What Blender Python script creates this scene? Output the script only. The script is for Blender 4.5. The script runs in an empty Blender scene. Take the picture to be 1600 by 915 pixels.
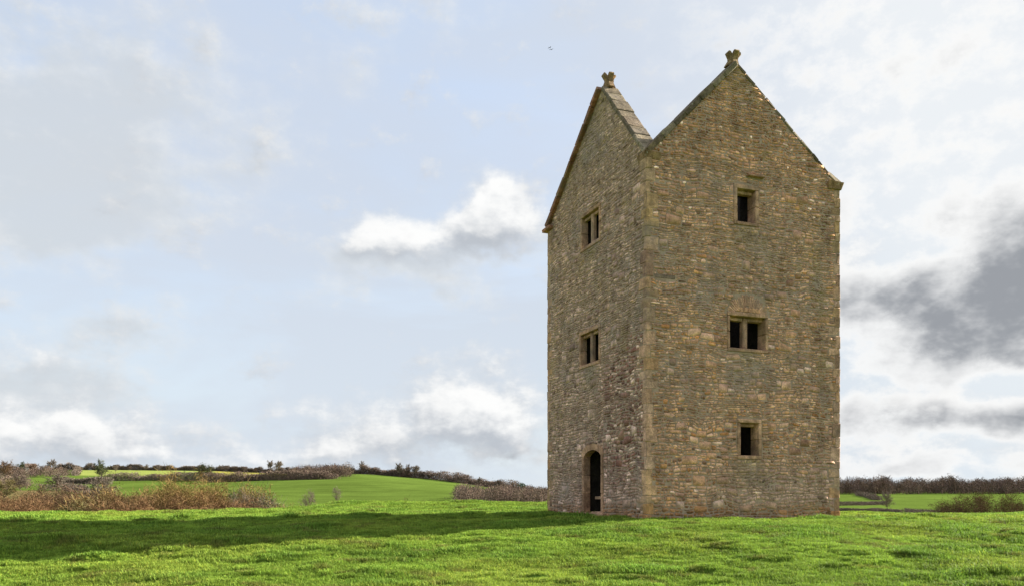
import bpy, bmesh, math, random
import numpy as np
from mathutils import Vector, Matrix

random.seed(7)
sc = bpy.context.scene
COL = sc.collection
RNG = np.random.default_rng(11)

# ------------------------------------------------------------------ camera
EYE = 0.36
FPX = 1312.0            # focal length in photograph pixels (1600 wide)
HOR = 785.0             # image row of eye level
cam = bpy.data.cameras.new("camera")
cam.sensor_width = 36.0
cam.lens = 36.0 * FPX / 1600.0
cam.shift_y = (HOR - 457.5) / 1600.0
cam.clip_start = 0.1
cam.clip_end = 20000
camo = bpy.data.objects.new("camera", cam)
COL.objects.link(camo)
camo.location = (0, 0, EYE)
camo.rotation_euler = (math.radians(90), 0, 0)
sc.camera = camo

# ------------------------------------------------------------------ light
SUN_A = math.radians(24.0)      # direction to the sun, from +X towards +Y
SUN_E = math.radians(23.0)
EXPOSURE = 1.82
SKY_K = 0.1
sun_dir = Vector((math.cos(SUN_A) * math.cos(SUN_E), math.sin(SUN_A) * math.cos(SUN_E), math.sin(SUN_E)))
sl = bpy.data.lights.new("sun", 'SUN')
sl.energy = 5.0
sl.angle = math.radians(0.6)
sl.color = (1.0, 0.93, 0.80)
so = bpy.data.objects.new("sun", sl)
COL.objects.link(so)
so.rotation_euler = (-sun_dir).to_track_quat('-Z', 'Y').to_euler()
so.location = (40, 20, 40)

sc.view_settings.view_transform = 'Standard'
sc.view_settings.look = 'None'
sc.view_settings.gamma = 1.0
sc.view_settings.use_curve_mapping = False
sc.view_settings.exposure = EXPOSURE

world = bpy.data.worlds.new("World")
sc.world = world
world.use_nodes = True
world.cycles.sampling_method = 'MANUAL'
world.cycles.sample_map_resolution = 256


class NB:
    """tiny node-graph writer"""
    def __init__(self, tree):
        self.t = tree
        self.n = tree.nodes
        self.l = tree.links

    def put(self, inp, v):
        if isinstance(v, bpy.types.NodeSocket):
            self.l.new(v, inp)
        elif v is not None:
            inp.default_value = v

    def math(self, op, a, b=None, c=None, clamp=False):
        m = self.n.new('ShaderNodeMath')
        m.operation = op
        m.use_clamp = clamp
        self.put(m.inputs[0], a)
        if b is not None: self.put(m.inputs[1], b)
        if c is not None: self.put(m.inputs[2], c)
        return m.outputs[0]

    def vmath(self, op, a, b=None, out=0, scale=None):
        m = self.n.new('ShaderNodeVectorMath')
        m.operation = op
        self.put(m.inputs[0], a)
        if b is not None: self.put(m.inputs[1], b)
        if scale is not None: self.put(m.inputs['Scale'], scale)
        return m.outputs[out]

    def noise(self, vec, scale, detail=4, rough=0.55, dist=0.0, out='Fac', lac=2.0):
        m = self.n.new('ShaderNodeTexNoise')
        self.put(m.inputs['Vector'], vec)
        m.inputs['Scale'].default_value = scale
        m.inputs['Detail'].default_value = detail
        m.inputs['Roughness'].default_value = rough
        m.inputs['Lacunarity'].default_value = lac
        m.inputs['Distortion'].default_value = dist
        return m.outputs[out]

    def step(self, v, a, b, c=0.0, d=1.0):
        m = self.n.new('ShaderNodeMapRange')
        m.interpolation_type = 'SMOOTHSTEP'
        self.put(m.inputs[0], v)
        for i, q in enumerate((a, b, c, d)):
            self.put(m.inputs[1 + i], q)
        return m.outputs[0]

    def mix(self, f, a, b, mode='MIX'):
        m = self.n.new('ShaderNodeMix')
        m.data_type = 'RGBA'
        m.blend_type = mode
        self.put(m.inputs[0], f)
        self.put(m.inputs[6], a if isinstance(a, bpy.types.NodeSocket) else (*a, 1))
        self.put(m.inputs[7], b if isinstance(b, bpy.types.NodeSocket) else (*b, 1))
        return m.outputs[2]

    def combine(self, x, y, z):
        m = self.n.new('ShaderNodeCombineXYZ')
        for i, q in enumerate((x, y, z)):
            self.put(m.inputs[i], q)
        return m.outputs[0]


def azel(x, y):
    a = math.atan((x - 800) / FPX)
    return a, math.atan((HOR - y) / FPX * math.cos(a))


def build_sky():
    nt = world.node_tree
    for n in list(nt.nodes):
        nt.nodes.remove(n)
    B = NB(nt)
    out = nt.nodes.new('ShaderNodeOutputWorld')
    bg = nt.nodes.new('ShaderNodeBackground')
    nt.links.new(bg.outputs[0], out.inputs[0])
    bg.inputs[1].default_value = SKY_K
    sky = nt.nodes.new('ShaderNodeTexSky')
    sky.sky_type = 'NISHITA'
    sky.sun_disc = False
    sky.sun_elevation = SUN_E
    sky.sun_rotation = math.pi / 2 - SUN_A
    sky.air_density = 1.0
    sky.dust_density = 1.5
    sky.ozone_density = 1.0
    tc = nt.nodes.new('ShaderNodeTexCoord')
    d = tc.outputs['Generated']
    sep = nt.nodes.new('ShaderNodeSeparateXYZ')
    nt.links.new(d, sep.inputs[0])
    x, y, z = sep.outputs
    az = B.math('ARCTAN2', x, y)
    hyp = B.math('SQRT', B.math('ADD', B.math('MULTIPLY', x, x), B.math('MULTIPLY', y, y)))
    el = B.math('ARCTAN2', z, hyp)
    ae = B.combine(az, el, 0.0)

    K = 1.0 / (2 ** 1.74) / SKY_K            # display value -> value before the background strength

    def C(r, g, b):                           # colour from display sRGB 0..255
        return tuple((((c / 255) + 0.055) / 1.055) ** 2.4 * K for c in (r, g, b))

    # shared billow noises: one to bend outlines, one for lumps, one shifted towards the light for shading
    st = B.vmath('MULTIPLY', ae, (1.0, 1.45, 1.0))
    w1 = B.vmath('SUBTRACT', B.noise(st, 9.0, 3, 0.6, 0.0, 'Color'), (0.5, 0.5, 0.5))
    lump = B.math('SUBTRACT', B.noise(st, 15.0, 7, 0.62), 0.5)
    lump_up = B.math('SUBTRACT', B.noise(B.vmath('ADD', st, (0.010, 0.016, 0.0)), 15.0, 4, 0.60), 0.5)
    relief = B.math('SUBTRACT', lump_up, lump)          # small-scale light and shade

    def blobs(lst, warp, shift=(0, 0, 0)):
        p = B.vmath('ADD', ae, B.vmath('SCALE', w1, scale=warp))
        tot = None
        for (bx, by, rx, ry, wt) in lst:
            a, e = azel(bx, by)
            sx, sy = FPX / rx, FPX / ry
            m = nt.nodes.new('ShaderNodeVectorMath')
            m.operation = 'MULTIPLY_ADD'
            nt.links.new(p, m.inputs[0])
            m.inputs[1].default_value = (sx, sy, 0)
            m.inputs[2].default_value = ((shift[0] - a) * sx, (shift[1] - e) * sy, 0)
            v = B.math('SUBTRACT', 1.0, B.vmath('LENGTH', m.outputs[0], out=1), clamp=True)
            tot = B.math('MULTIPLY', v, wt) if tot is None else B.math('MULTIPLY_ADD', v, wt, tot)
        return tot

    dsun = B.vmath('DOT_PRODUCT', d, tuple(sun_dir), out=1)
    glow = B.math('POWER', B.math('MAXIMUM', dsun, 0.0), 5.0)

    # high thin veil over the blue
    v1 = B.noise(B.vmath('MULTIPLY', d, (1.0, 1.6, 3.2)), 2.3, 5, 0.55, 0.35)
    veil = B.step(v1, 0.34, 0.66, 0.74, 0.97)
    low = B.step(el, 0.0, 0.42, 1.0, 0.0)
    veil = B.math('MULTIPLY_ADD', low, 0.16, veil)
    veil = B.math('MULTIPLY_ADD', B.step(glow, 0.02, 0.20), 0.30, veil, clamp=True)
    veil_col = B.mix(B.step(glow, 0.01, 0.34), C(203, 213, 228), C(232, 236, 240))
    veil_col = B.mix(B.math('MULTIPLY', low, 0.6), veil_col, C(218, 228, 235))
    skyc = B.mix(veil, sky.outputs[0], veil_col)

    # soft grey-white clouds, upper left
    SOFT = [(215, 190, 300, 170, 1.2), (40, 200, 200, 170, 0.9), (90, 325, 190, 90, 1.2),
            (660, 5, 220, 60, 0.8), (555, 105, 80, 70, 0.6), (190, 508, 150, 50, 0.9), (20, 600, 160, 45, 0.8), (110, 660, 260, 70, 0.9), (60, 560, 200, 70, 0.8), (560, 415, 170, 60, 0.5), (735, 388, 230, 62, 1.25), (600, 375, 110, 40, 0.8)]
    sf = B.math('MULTIPLY_ADD', lump, 1.9, blobs(SOFT, 0.16))
    sm = B.step(sf, 0.05, 1.15, 0.0, 0.72)
    scol = B.mix(B.step(B.math('MULTIPLY_ADD', relief, 1.2, B.math('MULTIPLY', sf, 0.35)), -0.15, 0.50), C(235, 236, 235), C(206, 211, 215))
    c1 = B.mix(sm, skyc, scol)

    # white heaped clouds
    HEAP = [(772, 306, 60, 80, 1.0), (800, 345, 120, 70, 0.9), (690, 364, 180, 55, 0.95), (590, 368, 120, 42, 0.7),
            (745, 625, 130, 100, 0.95), (655, 665, 200, 84, 0.98), (810, 668, 120, 76, 0.7), (478, 646, 70, 30, 0.6), (490, 706, 170, 44, 0.9),
            (130, 655, 250, 64, 0.78), (20, 690, 180, 56, 0.75), (265, 712, 140, 38, 0.8),
            (60, 548, 190, 60, 0.55), (1480, 635, 260, 44, 0.7), (1340, 420, 100, 54, 0.6), (1450, 705, 300, 36, 0.6)]
    cb = blobs(HEAP, 0.050)
    cf = B.math('MULTIPLY_ADD', lump, 2.2, cb)
    cm = B.step(cf, 0.02, 1.00, 0.0, 0.97)
    cu = blobs(HEAP, 0.050, (0.008, 0.026, 0))
    drop = B.math('MULTIPLY_ADD', relief, 2.6, B.math('SUBTRACT', cu, cb))
    dark = B.step(drop, -0.85, 0.75)
    ccol = B.mix(B.step(cf, 0.25, 1.0), C(230, 232, 234), C(249, 249, 248))
    ccol = B.mix(dark, ccol, C(184, 190, 198))
    c2 = B.mix(cm, c1, ccol)

    # slate-grey backlit clouds on the right, and flat bands low down
    GREY = [(1480, 490, 210, 85, 0.95), (1590, 430, 150, 120, 0.8), (1620, 345, 80, 90, 0.7), (1370, 462, 110, 50, 0.7), (1460, 550, 100, 50, 0.7),
            (1760, 440, 200, 120, 0.8), (1440, 664, 230, 44, 0.75), (1600, 650, 160, 40, 0.6),
            (1430, 728, 220, 18, 0.5), (790, 708, 240, 19, 0.6), (560, 748, 420, 18, 0.35)]
    db = blobs(GREY, 0.075)
    df = B.math('MULTIPLY_ADD', lump, 2.5, db)
    rim = B.step(df, -0.20, 0.30, 0.0, 0.75)
    dm = B.step(df, 0.05, 1.15)
    rim = B.math('MULTIPLY', rim, B.step(az, 0.1, 0.4))
    c3 = B.mix(rim, c2, C(250, 249, 247))
    dcol = B.mix(B.step(B.math('MULTIPLY_ADD', relief, 2.2, B.math('MULTIPLY', df, 0.5)), -0.15, 0.75), C(222, 223, 224), C(152, 156, 162))
    c3 = B.mix(dm, c3, dcol)

    # scattered clouds in the rest of the sky carry on in the same way
    on = B.step(B.math('ABSOLUTE', az), 0.62, 0.85)
    rest = B.noise(B.vmath('MULTIPLY', d, (1.0, 1.0, 2.2)), 3.4, 4, 0.58, 0.3)
    rm = B.math('MULTIPLY', B.step(rest, 0.48, 0.66), on)
    rcol = B.mix(B.step(rest, 0.55, 0.75), C(236, 238, 240), C(190, 197, 206))
    c4 = B.mix(rm, c3, rcol)
    nt.links.new(c4, bg.inputs[0])


build_sky()

# ------------------------------------------------------------------ helpers
def lattice(ix, iy, seed):
    h = (ix.astype(np.int64) * 374761393 + iy.astype(np.int64) * 668265263 + seed * 2147483647) & 0xFFFFFFFF
    h = ((h ^ (h >> 13)) * 1274126177) & 0xFFFFFFFF
    h = (h ^ (h >> 16)) & 0xFFFFFFFF
    return h / 4294967295.0


def vnoise(x, y, seed=0):
    x = np.asarray(x, float); y = np.asarray(y, float)
    ix = np.floor(x); iy = np.floor(y)
    fx = x - ix; fy = y - iy
    fx = fx * fx * fx * (fx * (fx * 6 - 15) + 10); fy = fy * fy * fy * (fy * (fy * 6 - 15) + 10)
    a = lattice(ix, iy, seed); b = lattice(ix + 1, iy, seed)
    c = lattice(ix, iy + 1, seed); d = lattice(ix + 1, iy + 1, seed)
    return (a * (1 - fx) + b * fx) * (1 - fy) + (c * (1 - fx) + d * fx) * fy


def fbm(x, y, seed=0, oct=4, gain=0.5):
    s = 0; a = 1; t = 0
    x = np.asarray(x, float); y = np.asarray(y, float)
    for o in range(oct):
        s = s + a * vnoise(x * 2 ** o + 17.3 * o, y * 2 ** o - 9.1 * o, seed + o)
        t += a; a *= gain
    return s / t


def sstep(a, b, v):
    t = np.clip((np.asarray(v, float) - a) / (b - a), 0, 1)
    return t * t * (3 - 2 * t)


def mesh_np(name, verts, faces, cols=None, smooth=False):
    """faces: (n,3) or (n,4) array or list of tuples; cols: per-vertex rgb"""
    me = bpy.data.meshes.new(name)
    verts = np.asarray(verts, np.float32)
    if isinstance(faces, np.ndarray):
        k = faces.shape[1]
        me.vertices.add(len(verts)); me.vertices.foreach_set('co', verts.ravel())
        me.loops.add(faces.size); me.loops.foreach_set('vertex_index', faces.astype(np.int32).ravel())
        me.polygons.add(len(faces))
        me.polygons.foreach_set('loop_start', np.arange(0, faces.size, k, dtype=np.int32))
        me.update(calc_edges=True)
    else:
        me.from_pydata([tuple(map(float, v)) for v in verts], [], faces)
        me.update()
    if smooth:
        me.polygons.foreach_set('use_smooth', np.ones(len(me.polygons), bool))
    if cols is not None:
        at = me.color_attributes.new('tint', 'FLOAT_COLOR', 'POINT')
        c4 = np.ones((len(verts), 4), np.float32)
        c4[:, :3] = np.asarray(cols, np.float32)
        at.data.foreach_set('color', c4.ravel())
    me.validate()
    return me


def obj(name, me, mat=None, parent=None, **props):
    o = bpy.data.objects.new(name, me)
    COL.objects.link(o)
    if mat is not None and me is not None:
        if len(me.materials) == 0:
            me.materials.append(mat)
        if me.materials[0] != mat:
            o.material_slots[0].link = 'OBJECT'
            o.material_slots[0].material = mat
    if parent is not None:
        o.parent = parent
    for k, v in props.items():
        o[k] = v
    return o


def thing(name, label, category, loc=(0, 0, 0), rz=0.0, group=None):
    o = bpy.data.objects.new(name, None)
    COL.objects.link(o)
    o.empty_display_size = 0.3
    o.location = loc
    o.rotation_euler = (0, 0, rz)
    o['label'] = label
    o['category'] = category
    if group:
        o['group'] = group
    return o


def new_mat(name):
    m = bpy.data.materials.new(name)
    m.use_nodes = True
    nt = m.node_tree
    p = nt.nodes['Principled BSDF']
    p.inputs['Roughness'].default_value = 0.95
    p.inputs['Specular IOR Level'].default_value = 0.15
    return m, NB(nt), p


def attr(B, name, kind='GEOMETRY', out='Color'):
    n = B.n.new('ShaderNodeAttribute')
    n.attribute_type = kind
    n.attribute_name = name
    return n.outputs[out]


def bump(B, p, height, strength=0.5, dist=0.02):
    n = B.n.new('ShaderNodeBump')
    n.inputs['Strength'].default_value = strength
    n.inputs['Distance'].default_value = dist
    B.l.new(height, n.inputs['Height'])
    B.l.new(n.outputs[0], p.inputs['Normal'])


def world_pos(B):
    return B.n.new('ShaderNodeNewGeometry').outputs['Position']


# ------------------------------------------------------------------ materials
def weather(B, pos, c):
    a = B.step(B.noise(pos, 0.75, 5, 0.62), 0.50, 0.68, 0.0, 0.42)
    c = B.mix(a, c, (0.315, 0.262, 0.232))
    b = B.step(B.noise(B.vmath('ADD', pos, (9.0, 4.0, 13.0)), 1.15, 6, 0.68), 0.55, 0.69, 0.0, 0.42)
    c = B.mix(b, c, (0.400, 0.285, 0.140))
    d = B.step(B.noise(B.vmath('ADD', pos, (3.0, 17.0, 5.0)), 0.9, 6, 0.66), 0.54, 0.70, 0.0, 0.45)
    return B.mix(d, c, (0.175, 0.135, 0.105))


def stone_material(name, lichen=0.5, moss=0.25, mottle=1.0):
    m, B, p = new_mat(name)
    pos = world_pos(B)
    col = attr(B, 'tint')
    n1 = B.noise(pos, 7.0, 6, 0.68)
    n2 = B.noise(pos, 30.0, 4, 0.75)
    n3 = B.noise(B.vmath('ADD', pos, (5.0, 11.0, 2.0)), 2.2, 5, 0.65)
    v = B.step(n1, 0.30, 0.70, 1 - 0.34 * mottle, 1 + 0.34 * mottle)
    v = B.math('MULTIPLY', v, B.step(n2, 0.25, 0.75, 0.70, 1.30))
    v = B.math('MULTIPLY', v, B.step(n3, 0.30, 0.70, 0.76, 1.20))
    run = B.noise(B.vmath('MULTIPLY', pos, (1.0, 1.0, 0.14)), 2.6, 5, 0.65)          # rain-washed streaks
    v = B.math('MULTIPLY', v, B.step(run, 0.32, 0.62, 0.74, 1.12))
    c = B.mix(1.0, col, B.combine(B.math('MULTIPLY', v, 2.54), B.math('MULTIPLY', v, 1.84), B.math('MULTIPLY', v, 1.74)), 'MULTIPLY')
    rst = B.step(B.noise(B.vmath('ADD', pos, (1.0, 3.0, 9.0)), 3.3, 5, 0.7), 0.56, 0.72, 0.0, 0.40)
    c = B.mix(rst, c, (0.27, 0.175, 0.105))
    c = weather(B, pos, c)
    lich = B.step(B.noise(pos, 9.5, 6, 0.72, 0.4), 0.60, 0.68, 0.0, lichen)
    c = B.mix(lich, c, (0.42, 0.39, 0.31))
    ms = B.step(B.noise(B.vmath('ADD', pos, (31.0, 7.0, 3.0)), 1.7, 5, 0.65), 0.58, 0.76, 0.0, moss)
    c = B.mix(ms, c, (0.27, 0.215, 0.105))
    B.l.new(c, p.inputs['Base Color'])
    h = B.math('ADD', n1, B.math('MULTIPLY', n2, 0.6))
    bump(B, p, h, 0.6, 0.04)
    return m


M_STONE = stone_material('rubble_stone', 0.45, 0.22, 0.9)
M_ASHLAR = stone_material('dressed_stone', 0.40, 0.35, 1.0)
M_COPING = stone_material('coping_stone', 0.75, 0.45, 1.1)


def mortar_material():
    m, B, p = new_mat('mortar')
    pos = world_pos(B)
    n1 = B.noise(pos, 3.0, 6, 0.7)
    n2 = B.noise(pos, 40.0, 3, 0.7)
    c = B.mix(B.step(n1, 0.35, 0.65), (0.29, 0.208, 0.150), (0.45, 0.335, 0.248))
    c = weather(B, pos, c)
    B.l.new(c, p.inputs['Base Color'])
    bump(B, p, n2, 0.6, 0.02)
    return m


M_MORTAR = mortar_material()


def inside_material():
    m, B, p = new_mat('shade_dark_inner_wall')
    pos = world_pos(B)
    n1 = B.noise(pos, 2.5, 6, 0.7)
    c = B.mix(B.step(n1, 0.35, 0.65), (0.022, 0.018, 0.014), (0.045, 0.037, 0.028))  # near-black base colour stands in for the shade inside the tower
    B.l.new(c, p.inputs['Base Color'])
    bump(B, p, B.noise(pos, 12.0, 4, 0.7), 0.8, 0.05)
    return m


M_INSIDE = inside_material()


def twig_material(name, rgb, var=0.35):
    m, B, p = new_mat(name)
    col = attr(B, 'tint')
    c = B.mix(1.0, col, rgb, 'MULTIPLY')
    oi = B.n.new('ShaderNodeObjectInfo')
    v = B.math('MULTIPLY_ADD', oi.outputs['Random'], var, 1 - var / 2)
    c = B.mix(1.0, c, B.combine(v, v, v), 'MULTIPLY')
    B.l.new(c, p.inputs['Base Color'])
    p.inputs['Roughness'].default_value = 1.0
    p.inputs['Specular IOR Level'].default_value = 0.0
    return m


MT = {
    'rust': twig_material('rust_twigs', (0.190, 0.115, 0.060)),
    'russet': twig_material('russet_twigs', (0.135, 0.085, 0.050)),
    'tan': twig_material('tan_willow_twigs', (0.225, 0.155, 0.062)),
    'straw': twig_material('straw_twigs', (0.36, 0.24, 0.10)),
    'olive': twig_material('olive_twigs', (0.16, 0.135, 0.06)),
    'grey': twig_material('grey_brown_twigs', (0.20, 0.165, 0.13)),
    'hedge': twig_material('hedge_twigs', (0.165, 0.130, 0.105)),
    'wood': twig_material('woodland_twigs', (0.165, 0.122, 0.095)),
    'green': twig_material('evergreen_leaves', (0.035, 0.06, 0.022)),
    'ivy': twig_material('dull_green_leaves', (0.09, 0.10, 0.05)),
    'bark': twig_material('bark', (0.11, 0.088, 0.062)),
}


def ground_material():
    m, B, p = new_mat('pasture')
    pos = world_pos(B)
    col = attr(B, 'tint')
    n1 = B.noise(pos, 1.1, 6, 0.62)
    n2 = B.noise(pos, 14.0, 5, 0.7)
    nf = B.noise(pos, 0.035, 5, 0.6)
    v = B.math('MULTIPLY', B.math('MULTIPLY_ADD', n1, 0.7, 0.65), B.math('MULTIPLY_ADD', n2, 0.9, 0.55))
    v = B.math('MULTIPLY', v, B.math('MULTIPLY_ADD', nf, 0.7, 0.65))
    ns = B.noise(B.vmath('MULTIPLY', pos, (0.25, 1.0, 1.0)), 0.11, 4, 0.6)
    v = B.math('MULTIPLY', v, B.step(ns, 0.3, 0.7, 0.82, 1.18))
    c = B.mix(1.0, col, B.combine(v, v, v), 'MULTIPLY')
    B.l.new(c, p.inputs['Base Color'])
    p.inputs['Roughness'].default_value = 1.0
    p.inputs['Specular IOR Level'].default_value = 0.0
    bump(B, p, n2, 0.8, 0.05)
    return m


M_GROUND = ground_material()


def blade_material():
    m, B, p = new_mat('grass_blades')
    col = attr(B, 'gcol', 'INSTANCER')
    tip = attr(B, 'tint')
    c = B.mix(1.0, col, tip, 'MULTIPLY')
    B.l.new(c, p.inputs['Base Color'])
    p.inputs['Roughness'].default_value = 0.75
    p.inputs['Specular IOR Level'].default_value = 0.12
    tr = B.n.new('ShaderNodeBsdfTranslucent')
    B.l.new(c, tr.inputs[0])
    mx = B.n.new('ShaderNodeMixShader')
    mx.inputs[0].default_value = 0.30
    B.l.new(p.outputs[0], mx.inputs[1])
    B.l.new(tr.outputs[0], mx.inputs[2])
    B.l.new(mx.outputs[0], B.n['Material Output'].inputs[0])
    return m


M_BLADE = blade_material()

# ------------------------------------------------------------------ terrain
PY = np.array([-30, 0, 8, 12.9, 15, 17, 19.5, 22.8, 25, 30, 34, 37, 40])
PZ = np.array([-1.5, -1.3, -1.22, -0.93, -0.70, -0.44, -0.24, -0.10, 0.0, 0.02, 0.02, -0.15, -0.5])
FX = np.array([-900, 0, 300, 550, 720, 850, 1000, 1320, 1600, 2400], float)
FY = np.array([38, 60, 100, 160, 250, 350, 450, 600, 700, 850, 1000, 1500, 4000, 9000], float)
FZ = np.array([
    [-0.4, -0.4, -0.4, -0.3, -0.3, -0.4, -0.4, -0.5, -0.7, -0.8],
    [-3.2, -3.2, -3.2, -2.6, -2.4, -2.0, -1.6, -1.1, -1.6, -2.0],
    [-8.0, -8.0, -8.0, -6.0, -5.0, -4.2, -3.0, -1.6, -2.2, -3.0],
    [-11., -11., -11., -9.0, -7.0, -5.5, -3.5, -1.5, -2.2, -3.0],
    [-7.0, -7.0, -6.5, -4.2, -3.4, -3.0, -2.0, -0.6, -1.4, -2.0],
    [3.8, 3.6, 2.6, 0.6, 0.5, 0.4, 0.3, 0.4, -0.3, 0.0],
    [8.6, 8.2, 6.9, 6.2, 4.8, 2.8, 2.2, 2.2, 1.6, 2.0],
    [17., 16.4, 14.5, 18.2, 13.2, 7.2, 6.0, 6.2, 6.9, 7.0],
    [25., 24.5, 22., 23.8, 18.0, 10., 9.0, 9.5, 10., 10.],
    [35., 34.5, 32.5, 27.8, 20.8, 12., 12., 14., 15., 15.],
    [38., 37.5, 35.5, 28.5, 20.0, 12., 13., 16., 17., 17.],
    [36., 34.0, 32., 24.0, 12.0, 5.0, 8.0, 12., 14., 14.],
    [10., 10.0, 10., 6.00, 2.00, 0.0, 0.0, 2.0, 4.0, 4.0],
    [0.0, 0.00, 0.0, 0.00, 0.00, 0.0, 0.0, 0.0, 0.0, 0.0]])


def smooth_idx(v, grid):
    v = np.clip(v, grid[0], grid[-1])
    i = np.clip(np.searchsorted(grid, v) - 1, 0, len(grid) - 2)
    return i, (v - grid[i]) / (grid[i + 1] - grid[i])


def pchip_cols(i, t, grid, get):
    """cubic hermite along one axis"""
    n = len(grid)
    i0 = np.clip(i - 1, 0, n - 1); i1 = i; i2 = i + 1; i3 = np.clip(i + 2, 0, n - 1)
    a, b, c, d = get(i0), get(i1), get(i2), get(i3)
    h = grid[i2] - grid[i1]
    m1 = np.where(i1 > i0, (c - a) / np.maximum(grid[i2] - grid[i0], 1e-6), (c - b) / h)
    m2 = np.where(i3 > i2, (d - b) / np.maximum(grid[i3] - grid[i1], 1e-6), (c - b) / h)
    t2 = t * t; t3 = t2 * t
    return (2 * t3 - 3 * t2 + 1) * b + (t3 - 2 * t2 + t) * h * m1 + (-2 * t3 + 3 * t2) * c + (t3 - t2) * h * m2


def to_xy(X, Y):
    """direction column (photo x) and distance of a ground point"""
    r = np.hypot(X, Y)
    az = np.arctan2(X, Y)
    azc = np.clip(az, -0.92, 0.88)
    px = 800 + FPX * np.tan(azc)
    return px, r * np.cos(np.clip(np.abs(az), 0, 0.75)), az


TOWER_C = np.array([3.297, 20.6])
DR = np.array([0.9354, 0.3535]); DL = np.array([-0.3535, 0.9354])
WR, WL = 5.94, 6.15
TOWER_MID = TOWER_C + DR * WR / 2 + DL * WL / 2


def height(X, Y, detail=True):
    X = np.asarray(X, float); Y = np.asarray(Y, float)
    px, D, az = to_xy(X, Y)
    i, t = smooth_idx(Y, PY)
    zn = pchip_cols(i, t, PY, lambda k: PZ[k])
    # mound the tower stands on
    q = np.stack([X - TOWER_MID[0], Y - TOWER_MID[1]], -1)
    du = np.maximum(np.abs(q @ DR) - WR / 2, 0); dv = np.maximum(np.abs(q @ DL) - WL / 2, 0)
    dist = np.hypot(du, dv)
    zn = zn + np.where(Y < 24, 1, 1) * np.exp(-(dist / 1.9) ** 2) * np.clip(-0.07 - zn, 0, 0.4)
    # old earthwork bank, left of the tower, and the fall to the right
    zn = zn + 0.36 * sstep(-9.5, -6.5, X) * (1 - sstep(2.0, 7.0, X)) * np.exp(-((Y - 35.0) / 3.2) ** 2)
    zn = zn - 0.20 * sstep(9, 17, X) * sstep(12, 26, Y)
    zn = zn - 0.10 * sstep(-9, -18, X) * sstep(20, 30, Y)
    j, s = smooth_idx(D, FY)
    c, w = smooth_idx(px, FX)

    def row(k):
        return pchip_cols(c, w, FX, lambda m: FZ[k, m])
    zf = pchip_cols(j, s, FY, row)
    back = sstep(1.2, 1.9, np.abs(az))
    zf = zf * (1 - back) + back * (-1.5 - 6 * sstep(30, 400, D))
    k = sstep(36, 46, np.where(back > 0, np.hypot(X, Y), D))
    k = np.maximum(k, sstep(36, 46, np.hypot(X, Y) * 0.8))
    z = zn * (1 - k) + zf * k
    z = z + k * (fbm(X / 60, Y / 60, 5, 3) - 0.5) * np.clip(D / 250, 0.3, 2.0)
    if detail:
        near = 1 - sstep(45, 90, np.hypot(X, Y))
        l1 = fbm(X / 1.7, Y / 1.3, 21, 3) - 0.5
        l2 = np.clip(fbm(X / 0.55, Y / 0.42, 33, 3) - 0.47, 0, 1)
        l3 = fbm(X / 6, Y / 5, 51, 2) - 0.5
        z = z + near * (0.10 * l1 + 0.27 * l2 * (0.35 + 0.65 * sstep(0.40, 0.65, fbm(X / 2.6, Y / 2.2, 61, 3))) + 0.12 * l3 * (1 - np.exp(-(dist / 3.0) ** 2)))
    return z


def G(px, D):
    """world point on the ground: direction column and forward distance"""
    X = (px - 800) / FPX * D
    return X, D, float(height(np.array([X]), np.array([D]), False)[0])


GRASS = np.array([0.095, 0.160, 0.024])


def ground_colours(X, Y):
    px, D, az = to_xy(X, Y)
    n = len(X)
    c = np.tile(GRASS, (n, 1))
    far = sstep(60, 200, D)[:, None]
    field = np.array([0.082, 0.124, 0.023])
    c = c * (1 - far) + field * far
    m = fbm(X / 90, Y / 90, 71, 3)[:, None]
    c = c * (0.85 + 0.3 * m)

    def patch(mask, rgb, k=1.0):
        mk = (mask * k)[:, None]
        c[:] = c * (1 - mk) + np.array(rgb) * mk

    # stubble / dry field under the ridge, pale pasture beside it, rough brown hollow
    patch(((D > 690) & (D < 880) & (px > 335) & (px < 470)).astype(float), (0.26, 0.24, 0.055))
    patch(((D > 690) & (D < 880) & (px > 120) & (px < 335)).astype(float), (0.20, 0.235, 0.06))
    patch(((D > 260) & (D < 430) & (px < 105)).astype(float), (0.14, 0.115, 0.05))
    patch(((D > 45) & (D < 250) & (px < 560)).astype(float), (0.11, 0.105, 0.035))
        # plough lines across the big field
    return c


def build_ground():
    az_in = np.radians(np.arange(-40, 40.01, 0.17))
    az_l = np.radians(np.concatenate([np.arange(-180, -90, 10), np.arange(-90, -40, 2.5)]))
    az_r = -az_l[::-1]
    A = np.concatenate([az_l, az_in, az_r])          # closes at +-180
    r1 = 1.0 * (9.0 / 1.0) ** np.linspace(0, 1, 30)
    r2 = 9.0 * (44.0 / 9.0) ** np.linspace(0, 1, 300)[1:]
    r3 = 44.0 * (1200.0 / 44.0) ** np.linspace(0, 1, 150)[1:]
    r4 = 1200.0 * (9000.0 / 1200.0) ** np.linspace(0, 1, 14)[1:]
    R = np.concatenate([r1, r2, r3, r4])
    AA, RR = np.meshgrid(A, R)
    X = (RR * np.sin(AA)).ravel(); Y = (RR * np.cos(AA)).ravel()
    Z = height(X, Y)
    V = np.stack([X, Y, Z], -1)
    nA = len(A)
    i = np.arange(len(R) - 1)[:, None] * nA
    j = np.arange(nA - 1)[None, :]
    a = (i + j).ravel()
    F = np.stack([a, a + nA, a + nA + 1, a + 1], -1)
    V = np.vstack([V, [[0, 0, float(height(np.array([0.]), np.array([0.]))[0])]]])
    cols = ground_colours(V[:, 0], V[:, 1])
    me = mesh_np('ground', V, F[:, ::-1].copy(), cols, smooth=True)
    # centre fan
    return obj('ground', me, M_GROUND, kind='structure', label='rolling green pasture and fields reaching the far hills')


build_ground()

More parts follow.
